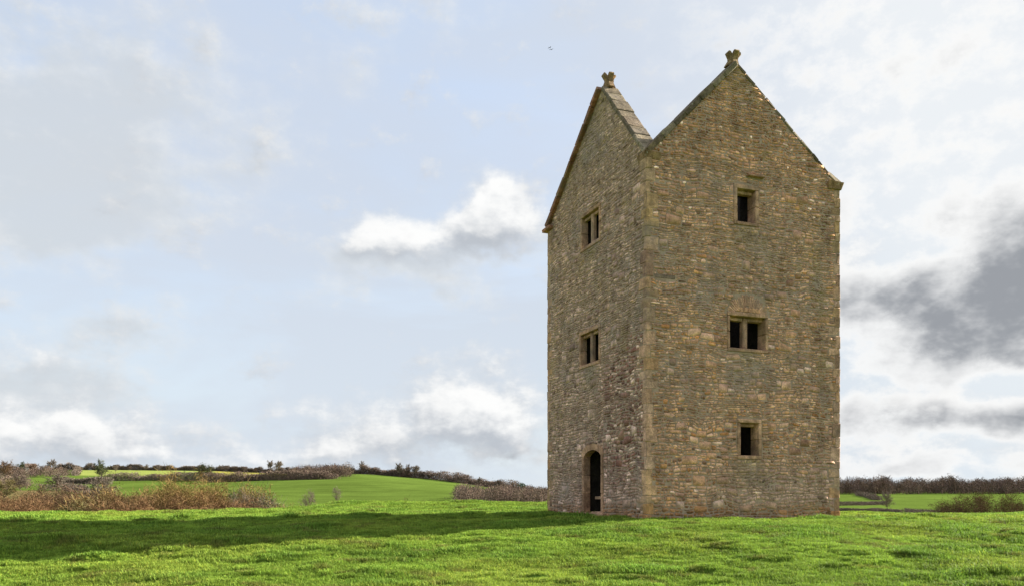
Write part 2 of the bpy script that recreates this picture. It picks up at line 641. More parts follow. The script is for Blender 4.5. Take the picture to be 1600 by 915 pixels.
# ------------------------------------------------------------------ tower
tower = thing('dovecote_tower', 'tall roofless rubble stone dovecote tower with pointed gables on the grass', 'tower',
              (float(TOWER_C[0]), float(TOWER_C[1]), 0.0))
T_WALL = 0.80
T_GABLE = 0.44
Z_EAVE = 8.86


class Wall:
    def __init__(self, o, d, n, w, apex_u, apex_z, key):
        self.o = np.array(o, float); self.d = np.array(d, float); self.n = np.array(n, float)
        self.w = w; self.au = apex_u; self.az = apex_z; self.key = key

    def pt(self, u, z, d):
        """tower-local coordinates of a point u along, z up, d out of the wall"""
        u = np.asarray(u, float); z = np.asarray(z, float); d = np.asarray(d, float)
        x = self.o[0] + self.d[0] * u + self.n[0] * d
        y = self.o[1] + self.d[1] * u + self.n[1] * d
        return np.stack([x, y, z + 0 * u + 0 * d], -1)

    def span(self, z):
        """u range of the wall at height z"""
        if z <= Z_EAVE:
            return 0.0, self.w
        t = (z - Z_EAVE) / (self.az - Z_EAVE)
        return self.au * t, self.w + (self.au - self.w) * t


ND = -DR; NL_ = -DL
W_RIGHT = Wall((0, 0), DR, -DL, WR, 2.64, 11.58, 'right')
W_LEFT = Wall((0, 0), DL, -DR, WL, 2.42, 11.62, 'left')
W_BACK = Wall(DL * WL, DR, DL, WR, 2.9, 11.58, 'back')
W_FAR = Wall(DR * WR, DL, DR, WL, 2.9, 11.6, 'far')

# openings: u0, u1, z0, z1 and the width of the dressed jamb, head and sill round them
OPEN = {
    'right': [dict(u=(2.65, 3.20), z=(7.57, 8.42), j=0.11, h=0.11, s=0.09, mull=False, arch=False),
              dict(u=(2.42, 3.52), z=(4.33, 5.15), j=0.08, h=0.10, s=0.09, mull=True, arch=False),
              dict(u=(2.75, 3.30), z=(1.59, 2.42), j=0.10, h=0.10, s=0.10, mull=False, arch=False)],
    'left': [dict(u=(2.56, 3.64), z=(7.60, 8.46), j=0.09, h=0.11, s=0.10, mull=True, arch=False),
             dict(u=(2.58, 3.72), z=(4.28, 5.15), j=0.10, h=0.11, s=0.10, mull=True, arch=False),
             dict(u=(2.44, 3.50), z=(0.10, 1.84), j=0.13, h=0.17, s=0.12, mull=False, arch=True)],
    'back': [], 'far': [],
}


def frame_rect(o):
    return (o['u'][0] - o['j'], o['u'][1] + o['j'], o['z'][0] - o['s'], o['z'][1] + o['h'])


def wall_core(W, parent):
    ops = [frame_rect(o) for o in OPEN[W.key]]
    us = sorted({0.004, W.w - 0.004} | {q for r in ops for q in r[:2]})
    zs = sorted({-0.8, Z_EAVE} | {q for r in ops for q in r[2:]})
    T = T_WALL
    V = []; F = []
    idx = {}

    def v(u, z, d):
        k = (round(u, 4), round(z, 4), round(d, 4))
        if k not in idx:
            idx[k] = len(V); V.append(W.pt(u, z, d))
        return idx[k]

    def solid(i, j):
        if i < 0 or j < 0 or i >= len(us) - 1 or j >= len(zs) - 1:
            return False
        um = (us[i] + us[i + 1]) / 2; zm = (zs[j] + zs[j + 1]) / 2
        return not any(r[0] < um < r[1] and r[2] < zm < r[3] for r in ops)
    for i in range(len(us) - 1):
        for j in range(len(zs) - 1):
            if not solid(i, j):
                continue
            a, b, c, d = us[i], us[i + 1], zs[j], zs[j + 1]
            F.append((v(a, c, 0), v(b, c, 0), v(b, d, 0), v(a, d, 0)))
            F.append((v(a, d, -T), v(b, d, -T), v(b, c, -T), v(a, c, -T)))
            if not solid(i - 1, j): F.append((v(a, c, 0), v(a, d, 0), v(a, d, -T), v(a, c, -T)))
            if not solid(i + 1, j): F.append((v(b, c, -T), v(b, d, -T), v(b, d, 0), v(b, c, 0)))
            if not solid(i, j - 1): F.append((v(a, c, -T), v(b, c, -T), v(b, c, 0), v(a, c, 0)))
            if j < len(zs) - 2 and not solid(i, j + 1): F.append((v(a, d, 0), v(b, d, 0), v(b, d, -T), v(a, d, -T)))
    # gable
    pf = [v(u, Z_EAVE, 0) for u in us] + [v(W.au, W.az, 0)]
    pb = [v(u, Z_EAVE, -T_GABLE) for u in us] + [v(W.au, W.az, -T_GABLE)]
    pc = [v(u, Z_EAVE, -T) for u in us]
    for k in range(len(us) - 1):
        F.append((pb[k], pb[k + 1], pc[k + 1], pc[k]))
    F.append(tuple(pf)); F.append(tuple(reversed(pb)))
    F.append((pf[-2], pb[-2], pb[-1], pf[-1])); F.append((pf[-1], pb[-1], pb[0], pf[0]))
    me = mesh_np('wall', V, F)
    bm = bmesh.new(); bm.from_mesh(me); bmesh.ops.recalc_face_normals(bm, faces=bm.faces); bm.to_mesh(me); bm.free()
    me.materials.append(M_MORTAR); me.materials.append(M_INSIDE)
    zc = np.array(V)
    n3 = np.array([W.n[0], W.n[1]])
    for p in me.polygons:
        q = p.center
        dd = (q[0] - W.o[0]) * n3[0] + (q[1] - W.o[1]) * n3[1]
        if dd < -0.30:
            p.material_index = 1  # inner faces and opening reveals take the painted interior shade
    return obj('wall', me, M_MORTAR, parent)


def block_mesh(W, u0, u1, z0, z1, d0, d1, col, rng, ch=0.012, rough=0.008, name='block'):
    """a dressed or rough block: outer face with chamfered edges, slightly uneven"""
    ch = min(ch, (u1 - u0) * 0.3, (z1 - z0) * 0.3)
    P = []
    for (d, e) in ((d0, 0.0), (d1 - ch, 0.0), (d1, ch)):
        for (u, z) in ((u0 + e, z0 + e), ((u0 + u1) / 2, z0 + e * 0.8), (u1 - e, z0 + e), (u1 - e * 0.8, (z0 + z1) / 2),
                       (u1 - e, z1 - e), ((u0 + u1) / 2, z1 - e * 0.8), (u0 + e, z1 - e), (u0 + e * 0.8, (z0 + z1) / 2)):
            P.append([u, z, d])
    P.append([(u0 + u1) / 2, (z0 + z1) / 2, d1 + 0.3 * rough])
    P = np.array(P)
    P[8:] += rng.uniform(-rough, rough, P[8:].shape)
    V = W.pt(P[:, 0], P[:, 1], P[:, 2])
    F = []
    for r in (0, 8):
        for k in range(8):
            m = (k + 1) % 8
            F.append((r + k, r + m, r + 8 + m, r + 8 + k))
    for k in range(8):
        F.append((16 + k, 16 + (k + 1) % 8, 24))
    F.append(tuple(range(7, -1, -1)))
    return mesh_np(name, V, F, np.tile(col, (len(V), 1)))


def hash1(ix, iy, seed):
    h = (ix * 374761393 + iy * 668265263 + seed * 2147483647) & 0xFFFFFFFF
    h = ((h ^ (h >> 13)) * 1274126177) & 0xFFFFFFFF
    return ((h ^ (h >> 16)) & 0xFFFFFFFF) / 4294967295.0


def nz(u, z, s, seed):
    """scalar three-octave noise"""
    tot = 0.0; a = 1.0; x = u / s; y = z / s
    for o in range(3):
        xx = x * 2 ** o + 17.3 * o; yy = y * 2 ** o - 9.1 * o
        ix = math.floor(xx); iy = math.floor(yy)
        fx = xx - ix; fy = yy - iy
        fx = fx * fx * (3 - 2 * fx); fy = fy * fy * (3 - 2 * fy)
        q = seed + o
        tot += a * ((hash1(ix, iy, q) * (1 - fx) + hash1(ix + 1, iy, q) * fx) * (1 - fy) + (hash1(ix, iy + 1, q) * (1 - fx) + hash1(ix + 1, iy + 1, q) * fx) * fy)
        a *= 0.5
    return tot / 1.75


def ss1(a, b, v):
    t = min(max((v - a) / (b - a), 0.0), 1.0)
    return t * t * (3 - 2 * t)


def stone_colour(key, u, z, rng, big=False):
    r = rng.random()
    if key in ('right', 'far'):
        pal = [(0.235, 0.180, 0.115), (0.290, 0.232, 0.155), (0.185, 0.138, 0.090), (0.330, 0.275, 0.195),
               (0.150, 0.112, 0.078), (0.255, 0.190, 0.115), (0.210, 0.165, 0.120)]
    else:
        pal = [(0.215, 0.190, 0.145), (0.265, 0.240, 0.190), (0.165, 0.142, 0.110), (0.310, 0.285, 0.230),
               (0.135, 0.112, 0.088), (0.225, 0.195, 0.140), (0.200, 0.180, 0.150)]
    c = np.array(pal[int(r * len(pal)) % len(pal)])
    seed = 100 if key == 'right' else 140
    low = nz(u, z, 1.5, seed)
    mid = nz(u, z, 0.5, seed + 9)
    avg = np.array([0.235, 0.190, 0.130]) if key in ('right', 'far') else np.array([0.228, 0.200, 0.155])
    c = avg + (c - avg) * 0.78
    c = c * (0.66 + 0.46 * low + 0.26 * mid)
    q = rng.random()
    if key == 'right':
        # ochre stones, gathered in patches low on the left of the face and round the middle window
        och = min(max((nz(u, z, 0.9, 205) - 0.42) * 2.2, 0), 1) * ss1(6.5, 4.0, z) * (1.0 - 0.6 * ss1(3.6, 5.5, u))
        if q < 0.05 + 0.34 * och:
            c = np.array([(0.27, 0.195, 0.092), (0.29, 0.22, 0.115), (0.25, 0.158, 0.070), (0.30, 0.238, 0.138)][rng.integers(4)]) * (0.8 + 0.3 * rng.random())
        # greyer towards the foot on the right
        g = ss1(2.0, 0.3, z) * ss1(1.0, 3.5, u) * 0.75
        c = c * (1 - g) + np.array([0.235, 0.222, 0.190]) * (0.65 + 0.6 * rng.random()) * g
        # dark damp stripe near the right edge
        st = math.exp(-((u - 5.35 + 0.1 * math.sin(z * 1.3)) / 0.22) ** 2) * ss1(9.5, 8.0, z) * (0.45 + 0.4 * nz(u, z, 0.8, 77))
        c = c * (1 - 0.55 * st)
        # browner, darker gable
        gb = ss1(7.6, 10.2, z)
        c = c * (1 - gb * np.array([0.14, 0.20, 0.30]))
        if z > 7.5 and rng.random() < 0.006:
            c = np.array([0.60, 0.58, 0.52])
    if key == 'left':
        # red-brown damp area beside the corner in the lower half
        rb = ss1(3.2, 1.6, u + 0.8 * (nz(u, z, 0.7, 301) - 0.5)) * ss1(0.4, 1.4, z) * ss1(5.6, 4.6, z + 0.5 * u)
        if rng.random() < 0.85:
            rbc = np.array([(0.120, 0.078, 0.060), (0.150, 0.100, 0.080), (0.090, 0.062, 0.052), (0.19, 0.150, 0.125)][rng.integers(4)])
            c = c * (1 - rb) + rbc * rb
        if rb > 0.4 and rng.random() < 0.10:
            c = np.array([0.40, 0.37, 0.31])
        gp = ss1(8.6, 11.0, z) * 0.55 + 0.5 * max(nz(u, z, 1.3, 330) - 0.5, 0)
        c = c * (1 - gp) + np.array([0.165, 0.175, 0.125]) * (0.7 + 0.5 * rng.random()) * gp
    # green algae below the sills
    for o in OPEN.get(key, []):
        if o['arch']:
            continue
        um = (o['u'][0] + o['u'][1]) / 2
        dz = o['z'][0] - z
        if 0 < dz < 0.9:
            g = math.exp(-((u - um) / (0.30 + 0.2 * dz)) ** 2) * (1 - dz / 0.9) * (0.35 + 0.6 * nz(u, z, 0.3, 410))
            c = c * (1 - g) + np.array([0.135, 0.165, 0.085]) * g
    # brown mossy foot course
    ft = ss1(0.46, 0.16, z + 0.15 * (nz(u, z, 0.4, 500) - 0.5)) * 0.8
    c = c * (1 - ft) + np.array([0.150, 0.100, 0.040]) * (0.6 + 0.6 * rng.random()) * ft
    # green under the finial
    tp = ss1(10.6, 11.4, z) * 0.5 * (0.4 + nz(u, z, 0.3, 510))
    c = c * (1 - tp) + np.array([0.12, 0.13, 0.05]) * tp
    # pale lichen-white stones
    if rng.random() < 0.018:
        c = c * 0.4 + np.array([0.46, 0.44, 0.38]) * 0.6
    if rng.random() < 0.05:
        c = c * 0.55
    return np.clip(c, 0.01, 0.8)


def rough_stone(W, u0, u1, z0, z1, rng):
    """vertices (25) of one rubble stone in (u, z, d) space"""
    g = 0.003 + 0.006 * rng.random()
    u0 += g; u1 -= g; z0 += g * 0.8; z1 -= g * 0.8
    w = u1 - u0; h = z1 - z0
    cu = min(0.45 * h + 0.01, w * 0.3) * rng.uniform(0.2, 1.4, 4)
    cu = np.minimum(cu, 0.035); cz = np.minimum(h * 0.30, 0.026) * rng.uniform(0.3, 1.2, 4)
    ring = np.array([
        (u0 + cu[0], z0), (u1 - cu[1], z0), (u1, z0 + cz[1]), (u1, z1 - cz[2]),
        (u1 - cu[2], z1), (u0 + cu[3], z1), (u0, z1 - cz[3]), (u0, z0 + cz[0])])
    ring += rng.uniform(-0.011, 0.011, ring.shape)
    mid = np.array([(u0 + u1) / 2, (z0 + z1) / 2])
    d = 0.002 + 0.016 * rng.random() ** 1.5
    if rng.random() < 0.012 and h < 0.11 and w < 0.3:
        d = -0.05                                   # lost stone: a dark pocket
    ins = np.clip(1 - 0.014 / np.array([w, h]), 0.5, 0.95)
    tilt = rng.uniform(-0.007, 0.007, 2)
    fr = (ring - mid) * ins
    fd = d + fr[:, 0] / max(w, 0.1) * tilt[0] * 2 + fr[:, 1] / max(h, 0.05) * tilt[1] * 2 + rng.uniform(-0.004, 0.004, 8)
    P = np.zeros((17, 3))
    P[:8, :2] = ring; P[:8, 2] = -0.02
    P[8:16, :2] = fr + mid; P[8:16, 2] = fd
    P[16] = (mid[0] + rng.uniform(-.2, .2) * w, mid[1], d + 0.006)
    # gentle waviness of the courses
    return P


STONE_F = [(k, (k + 1) % 8, 8 + (k + 1) % 8, 8 + k) for k in range(8)]
STONE_TRI = np.array([t for (a, b, c, d) in STONE_F for t in ((a, b, c), (a, c, d))] +
                     [(8 + k, 8 + (k + 1) % 8, 16) for k in range(8)])


def warp(W, P):
    u = P[:, 0].copy(); z = P[:, 1].copy()
    P[:, 1] += 0.15 * (fbm(u / 0.55, z / 0.45, 601 + len(W.key), 2) - 0.5) * sstep(0.0, 0.5, u) * sstep(0.0, 0.5, W.w - u)
    P[:, 0] += 0.09 * (fbm(u / 0.5, z / 0.4, 641, 2) - 0.5) * sstep(0.0, 0.5, u) * sstep(0.0, 0.5, W.w - u)
    return P


def lay_rubble(W, parent, scale, excl, keep):
    """lay uneven courses of stone over a wall; returns list of stones"""
    rng = np.random.default_rng(900 + len(W.key) * 7)
    zs = [-0.25]
    while zs[-1] < W.az:
        z = zs[-1]
        base = 0.070 - 0.016 * float(sstep(0.5, 6.5, z))
        zs.append(z + scale * base * rng.uniform(0.55, 1.55))
    occ = {}
    stones = []
    for i in range(len(zs) - 1):
        z0, z1 = zs[i], zs[i + 1]
        a0, b0 = W.span(z0 + 0.3 * (z1 - z0)); a1, b1 = W.span(z1)
        lo, hi = a0, b0
        cuts = [(r[0], r[1]) for r in excl if r[2] < z1 - 0.25 * (z1 - z0) and r[3] > z0 + 0.25 * (z1 - z0)]
        cuts += occ.get(i, [])
        cuts.sort()
        free = []
        c = lo
        for (p, q) in cuts:
            if p > c:
                free.append((c, min(p, hi)))
            c = max(c, q)
        if c < hi:
            free.append((c, hi))
        for (p, q) in free:
            u = p
            while u < q - 0.02:
                w = scale * min(0.055 + rng.gamma(1.7, 0.046), 0.42)
                if q - (u + w) < 0.10 * scale:
                    w = q - u
                if w > 0.7: w = 0.45
                ztop = z1
                if rng.random() < 0.05 and 0.10 < w and i + 3 < len(zs) - 1 and z1 < Z_EAVE - 0.4:
                    n = 1 if rng.random() < 0.6 else 2
                    zt = zs[i + 1 + n]
                    ww = max(w, (zt - z0) * rng.uniform(1.2, 2.2))
                    ww = min(ww, q - u)
                    if zt - z0 < 0.25 and ww > 0.1 and not any(r[0] < u + ww and r[1] > u and r[2] < zt and r[3] > z1 for r in excl):
                        bad = any(a < u + ww and b > u for m in range(1, n + 1) for (a, b) in occ.get(i + m, []))
                        if not bad:
                            w = ww; ztop = zt
                            for m in range(1, n + 1):
                                occ.setdefault(i + m, []).append((u, u + w))
                dz = 0.0 if ztop > z1 else rng.uniform(-0.012, 0.012)
                P = rough_stone(W, u, u + w, z0 + dz, ztop + dz, rng)
                colr = stone_colour(W.key, u + w / 2, (z0 + ztop) / 2, rng)
                stones.append((w * (ztop - z0), P, colr))
                u += w
    A = np.concatenate([s[1] for s in stones])
    A = warp(W, A).reshape(-1, 17, 3)
    return [(s[0], A[k], s[2]) for k, s in enumerate(stones)]


def quoin_list(key):
    """alternating long and short corner stones: (z0, z1, length on wall A, length on wall B)"""
    rng = np.random.default_rng({'C': 3, 'R': 4, 'L': 5, 'B': 6}[key])
    z = -0.4; out = []; k = 0
    while z < Z_EAVE - 0.12:
        h = rng.uniform(0.17, 0.38)
        if z + h > Z_EAVE - 0.14:
            h = Z_EAVE - z
        la, lb = rng.uniform(0.17, 0.38), rng.uniform(0.10, 0.19)
        if k % 2: la, lb = lb, la
        out.append((z, z + h, la, lb)); z += h; k += 1
    return out


Q = {k: quoin_list(k) for k in 'CRLB'}


def quoin_excl(key):
    e = []
    if key == 'right':
        e += [(-1, la, z0, z1) for (z0, z1, la, lb) in Q['C']] + [(WR - lb, WR + 1, z0, z1) for (z0, z1, la, lb) in Q['R']]
    if key == 'left':
        e += [(-1, lb, z0, z1) for (z0, z1, la, lb) in Q['C']] + [(WL - la, WL + 1, z0, z1) for (z0, z1, la, lb) in Q['L']]
    if key == 'far':
        e += [(-1, la, z0, z1) for (z0, z1, la, lb) in Q['R']] + [(WL - lb, WL + 1, z0, z1) for (z0, z1, la, lb) in Q['B']]
    if key == 'back':
        e += [(-1, lb, z0, z1) for (z0, z1, la, lb) in Q['L']] + [(WR - la, WR + 1, z0, z1) for (z0, z1, la, lb) in Q['B']]
    return e


# relieving arch over the middle window: the rows of rubble stop at its outline
ARCH_U, ARCH_Z, ARCH_R0, ARCH_R1 = 2.97, 4.98, 0.42, 0.74


def arch_excl():
    e = []
    for k in range(9):
        z0 = 5.25 + k * 0.055; z1 = z0 + 0.055
        h = ARCH_R1 ** 2 - (z0 - ARCH_Z) ** 2
        if h > 0:
            e.append((ARCH_U - math.sqrt(h), ARCH_U + math.sqrt(h), z0, z1))
    return e


walls = {}
all_stones = []
for W in (W_RIGHT, W_LEFT, W_BACK, W_FAR):
    walls[W.key] = wall_core(W, tower)
    ex = [frame_rect(o) for o in OPEN[W.key]] + quoin_excl(W.key)
    if W.key == 'right':
        ex += arch_excl() + [(0.22, 0.82, 5.90, 6.01), (2.90, 3.46, 8.72, 8.80)]
    for s in lay_rubble(W, tower, 1.0 if W.key in ('right', 'left') else 1.9, ex, 0):
        all_stones.append((s[0] * (1.0 if W.key == 'right' else 0.8 if W.key == 'left' else 0.0), s, W))

order = sorted(range(len(all_stones)), key=lambda k: -all_stones[k][0])
singles = set(order[:300])
for k in singles:
    _, s, W = all_stones[k]
    P = s[1]
    me = mesh_np('rubble_stone', W.pt(P[:, 0], P[:, 1], P[:, 2]), STONE_TRI, np.tile(s[2], (17, 1)))
    obj('rubble_stone', me, M_STONE, walls[W.key])
for W in (W_RIGHT, W_LEFT, W_BACK, W_FAR):
    sel = [a[1] for k, a in enumerate(all_stones) if a[2] is W and k not in singles]
    P = np.concatenate([s[1] for s in sel])
    cc = np.repeat(np.array([s[2] for s in sel]), 17, 0)
    cc *= np.random.default_rng(5).uniform(0.88, 1.12, (len(cc), 1))
    F = (STONE_TRI[None] + (np.arange(len(sel)) * 17)[:, None, None]).reshape(-1, 3)
    me = mesh_np('rubble_masonry', W.pt(P[:, 0], P[:, 1], P[:, 2]), F, cc)
    obj('rubble_masonry', me, M_STONE, walls[W.key], kind='stuff')
print('stones', len(all_stones))


# corner stones
def box_pts_mesh(name, P8, col, rng, rough=0.006, ch=0.015):
    bm = bmesh.new()
    vs = [bm.verts.new(tuple(map(float, p))) for p in P8]
    for f in ((0, 1, 2, 3), (7, 6, 5, 4), (0, 4, 5, 1), (1, 5, 6, 2), (2, 6, 7, 3), (3, 7, 4, 0)):
        bm.faces.new([vs[i] for i in f])
    bmesh.ops.recalc_face_normals(bm, faces=bm.faces)
    if ch > 0:
        bmesh.ops.bevel(bm, geom=list(bm.edges), offset=ch, segments=1, affect='EDGES', profile=0.5)
    for v in bm.verts:
        v.co += Vector(rng.uniform(-rough, rough, 3))
    me = bpy.data.meshes.new(name)
    bm.to_mesh(me); bm.free()
    at = me.color_attributes.new('tint', 'FLOAT_COLOR', 'POINT')
    n = len(me.vertices)
    c4 = np.ones((n, 4), np.float32); c4[:, :3] = col
    at.data.foreach_set('color', c4.ravel())
    return me


def wall_box(W, u0, u1, z0, z1, d0, d1):
    return np.vstack([W.pt(np.array([u0, u1, u1, u0]), np.full(4, z0), np.array([d0, d0, d1, d1])),
                      W.pt(np.array([u0, u1, u1, u0]), np.full(4, z1), np.array([d0, d0, d1, d1]))])


rq = np.random.default_rng(77)
CORNERS = {'C': (np.zeros(2), DR, DL), 'R': (DR * WR, DL, -DR), 'L': (DL * WL, DR, -DL) , 'B': (DR * WR + DL * WL, -DR, -DL)}
# lengths are (on first wall, on second wall) for each corner
CORN_DIR = {'C': (DR, DL), 'R': (DL, -DR), 'L': (-DL, DR), 'B': (-DR, -DL)}
for key in 'CRLB':
    o = CORNERS[key][0]; da, db = CORN_DIR[key]
    for i, (z0, z1, la, lb) in enumerate(Q[key]):
        e = rq.uniform(0.006, 0.018)
        a0 = o - da * e - db * e
        P = []
        for z in (z0 + 0.002, z1 - 0.002):
            for (a, b) in ((0, 0), (la + e, 0), (la + e, lb + e), (0, lb + e)):
                q = a0 + da * a + db * b
                P.append((q[0], q[1], z))
        zm = (z0 + z1) / 2
        t = rq.random()
        c = np.array([(0.21, 0.170, 0.112), (0.235, 0.196, 0.14), (0.23, 0.175, 0.105), (0.235, 0.205, 0.155), (0.19, 0.155, 0.11), (0.17, 0.138, 0.10)][rq.integers(6)])
        c = c * (0.80 + 0.25 * rq.random())
        gm = 0.25 * float(vnoise(np.array([zm * 1.1]), np.array([3.0]), 9)[0]) + (0.25 if zm > 7 else 0)
        c = c * (1 - gm) + np.array([0.15, 0.155, 0.07]) * gm
        if zm < 0.25: c = np.array([0.18, 0.125, 0.055])
        obj('quoin', box_pts_mesh('quoin', P, c, rq, 0.010, 0.014), M_ASHLAR, tower)


# windows and doorway
def window(W, o):
    rng = np.random.default_rng(int(o['z'][0] * 100) + len(W.key))
    par = bpy.data.objects.new('doorway' if o['arch'] else 'window', None)
    COL.objects.link(par); par.parent = tower; par.empty_display_size = 0.2
    u0, u1 = o['u']; z0, z1 = o['z']; j, h, s = o['j'], o['h'], o['s']
    FD = 0.33 if W.key == 'right' else 0.19          # depth of the dressed frame
    MD = (-0.27, -0.09) if W.key == 'right' else (-0.17, -0.035)
    warm = np.array([0.185, 0.150, 0.098]) if W.key == 'left' else np.array([0.195, 0.162, 0.110])

    def col():
        return warm * rng.uniform(0.75, 1.15)

    def bx(name, *a, c=None, ch=0.012):
        P = wall_box(W, *a)
        return obj(name, box_pts_mesh(name, P, col() if c is None else c, rng, 0.004, ch), M_ASHLAR, par)
    # jambs in two or three blocks a side
    nb = 3 if o['arch'] else 2
    top = z1 - (0.17 if o['arch'] else 0)
    zz = np.linspace(z0, top, nb + 1)
    for side in (0, 1):
        for k in range(nb):
            a, b = (u0 - j, u0) if side == 0 else (u1, u1 + j)
            bx('jamb', a + 0.002, b - 0.002, zz[k] + 0.003, zz[k + 1] - 0.003, -FD, 0.022 + rng.uniform(0, 0.006))
    bx('sill', u0 - j + 0.004, u1 + j - 0.004, z0 - s + 0.003, z0 - 0.003, -FD, 0.032)
    if not o['arch']:
        bx('lintel', u0 - j + 0.004, u1 + j - 0.004, z1 + 0.003, z1 + h - 0.004, -FD, 0.026)
        if o['mull']:
            um = (u0 + u1) / 2
            bx('mullion', um - 0.07, um + 0.07, z0 - 0.002, z1 + 0.002, MD[0], MD[1], ch=0.03)
            # inner head with its flat drop, set back behind the lintel
            bx('inner_head', u0 + 0.003, um - 0.072, z1 - 0.085, z1 - 0.001, MD[0], MD[1] - 0.03)
            bx('inner_head', um + 0.072, u1 - 0.003, z1 - 0.085, z1 - 0.001, MD[0], MD[1] - 0.03)
        else:
            bx('inner_head', u0 + 0.003, u1 - 0.003, z1 - 0.085, z1 - 0.001, MD[0], MD[1] - 0.03)
    else:
        # four-centred arch head cut from two stones
        n = 12
        um = (u0 + u1) / 2
        for side in (0, 1):
            us = np.linspace(0, 1, n // 2 + 1)
            if side == 0:
                uu = u0 + (um - u0) * us
            else:
                uu = um + (u1 - um) * us
            t = np.abs(uu - um) / (u1 - um)
            zz_ = top + (z1 - top) * (1 - t ** 2.6) ** 0.70 * (0.74 + 0.26 * (1 - t))
            outer = z1 + h - 0.004
            lo_u = u0 - j + 0.003 if side == 0 else u1 + j - 0.003
            ring = []
            if side == 0:
                poly = [(lo_u, top), *[(a, b) for a, b in zip(uu, zz_)], (um, outer), (um - 0.28, outer - 0.02), (lo_u + 0.16, outer - 0.08), (lo_u + 0.05, outer - 0.15), (lo_u, outer - 0.22)]
            else:
                poly = [(lo_u, top), (lo_u, outer - 0.22), (lo_u - 0.05, outer - 0.15), (lo_u - 0.16, outer - 0.08), (um + 0.28, outer - 0.02), (um, outer), *[(a, b) for a, b in zip(uu, zz_)]]
            g = 0.003 if side == 0 else -0.003
            poly = [(a - (g if abs(a - um) < 1e-6 else 0), b) for a, b in poly]
            m = len(poly)
            pa = np.array(poly)
            V = np.vstack([W.pt(pa[:, 0], pa[:, 1], np.full(m, 0.026)), W.pt(pa[:, 0], pa[:, 1], np.full(m, -FD))])
            F = [tuple(range(m)), tuple(range(2 * m - 1, m - 1, -1))] + [(k, (k + 1) % m, m + (k + 1) % m, m + k) for k in range(m)]
            me = mesh_np('arch_stone', V, F, np.tile(col(), (2 * m, 1)))
            bm = bmesh.new(); bm.from_mesh(me); bmesh.ops.recalc_face_normals(bm, faces=bm.faces); bm.to_mesh(me); bm.free()
            obj('arch_stone', me, M_ASHLAR, par)
        for (a, b) in ((u0 - j + 0.003, u0 + 0.26), (u1 - 0.26, u1 + j - 0.003)):
            wc = stone_colour(W.key, (a + b) / 2, z1, rng)
            bx('shoulder_stone', a, b, z1 - 0.02, z1 + h - 0.09, -FD, 0.006, c=wc)
            bx('shoulder_stone', a, b, z1 + h - 0.087, z1 + h - 0.003, -FD, 0.009, c=wc * 1.15)
        # worn step and the pale rail across the opening
        bx('step', u0 + 0.02, u1 - 0.02, z0 - 0.10, z0 + 0.02, -0.80, -0.20, c=np.array([0.20, 0.17, 0.12]))
        bx('rail', u0 + 0.0, u1 + 0.1, 0.47, 0.55, -0.46, -0.38, c=np.array([0.30, 0.27, 0.18]), ch=0.006)
    return par


for W in (W_RIGHT, W_LEFT):
    for o in OPEN[W.key]:
        window(W, o)

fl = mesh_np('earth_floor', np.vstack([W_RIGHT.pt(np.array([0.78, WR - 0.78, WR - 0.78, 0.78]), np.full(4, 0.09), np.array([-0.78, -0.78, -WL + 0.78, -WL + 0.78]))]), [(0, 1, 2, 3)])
obj('earth_floor', fl, M_INSIDE, tower)  # floor shares the colour darkened to imitate interior shade

# relieving arches: narrow stones on edge, fanned
ra = np.random.default_rng(31)


def voussoirs(W, cu, cz, r0, r1, a0, a1, n, pal):
    for k in range(n):
        t0 = a0 + (a1 - a0) * k / n; t1 = a0 + (a1 - a0) * (k + 1) / n
        g = 0.10 * (t1 - t0)
        q0 = r0 * ra.uniform(0.96, 1.08); q1 = r1 * ra.uniform(0.90, 1.02)
        pts = [(q0, t0 + g), (q0, t1 - g), (q1, t1 - g), (q1, t0 + g)]
        d = ra.uniform(0.004, 0.018)
        P = []
        for dd in (-0.05, d):
            for (r, t) in pts:
                P.append(W.pt(cu + r * math.cos(t), cz + r * math.sin(t), dd))
        c = np.array(pal[ra.integers(len(pal))]) * ra.uniform(0.8, 1.15)
        obj('voussoir', box_pts_mesh('voussoir', P, c, ra, 0.003, 0.007), M_STONE, walls[W.key])


voussoirs(W_RIGHT, ARCH_U, ARCH_Z, ARCH_R0, ARCH_R1, math.radians(27), math.radians(153), 24,
          [(0.22, 0.178, 0.122), (0.24, 0.196, 0.14), (0.205, 0.16, 0.112)])
# fillers between arch and lintel
for k in range(6):
    u = 2.60 + k * 0.125
    P = wall_box(W_RIGHT, u, u + 0.118, 5.265 + ra.uniform(-.004, .004), 5.385, -0.03, ra.uniform(0.01, 0.03))
    obj('rubble_stone', box_pts_mesh('rubble_stone', P, np.array([0.25, 0.19, 0.115]) * ra.uniform(0.8, 1.2), ra, 0.005, 0.01), M_STONE, walls['right'])
# long dark slate stone near the corner and the ledge above the top window
obj('dark_stone', box_pts_mesh('dark_stone', wall_box(W_RIGHT, 0.23, 0.81, 5.905, 6.005, -0.05, 0.012), np.array([0.085, 0.085, 0.07]), ra, 0.004, 0.012), M_STONE, walls['right'], label='long dark slate stone beside the corner')
obj('ledge_stone', box_pts_mesh('ledge_stone', wall_box(W_RIGHT, 2.93, 3.44, 8.755, 8.80, -0.05, 0.11), np.array([0.15, 0.12, 0.085]), ra, 0.005, 0.01), M_STONE, walls['right'])


# copings, kneelers and finials
def slope_box(W, ua, za, ub, zb, s0, s1, t0, t1, d0, d1):
    L = math.hypot(ub - ua, zb - za)
    cu, cz = (ub - ua) / L, (zb - za) / L
    nu, nzv = -cz, cu
    if nzv < 0: nu, nzv = -nu, -nzv
    P = []
    for t in (t0, t1):
        for (s, d) in ((s0, d0), (s1, d0), (s1, d1), (s0, d1)):
            P.append(W.pt(ua + cu * s + nu * t, za + cz * s + nzv * t, d))
    return P


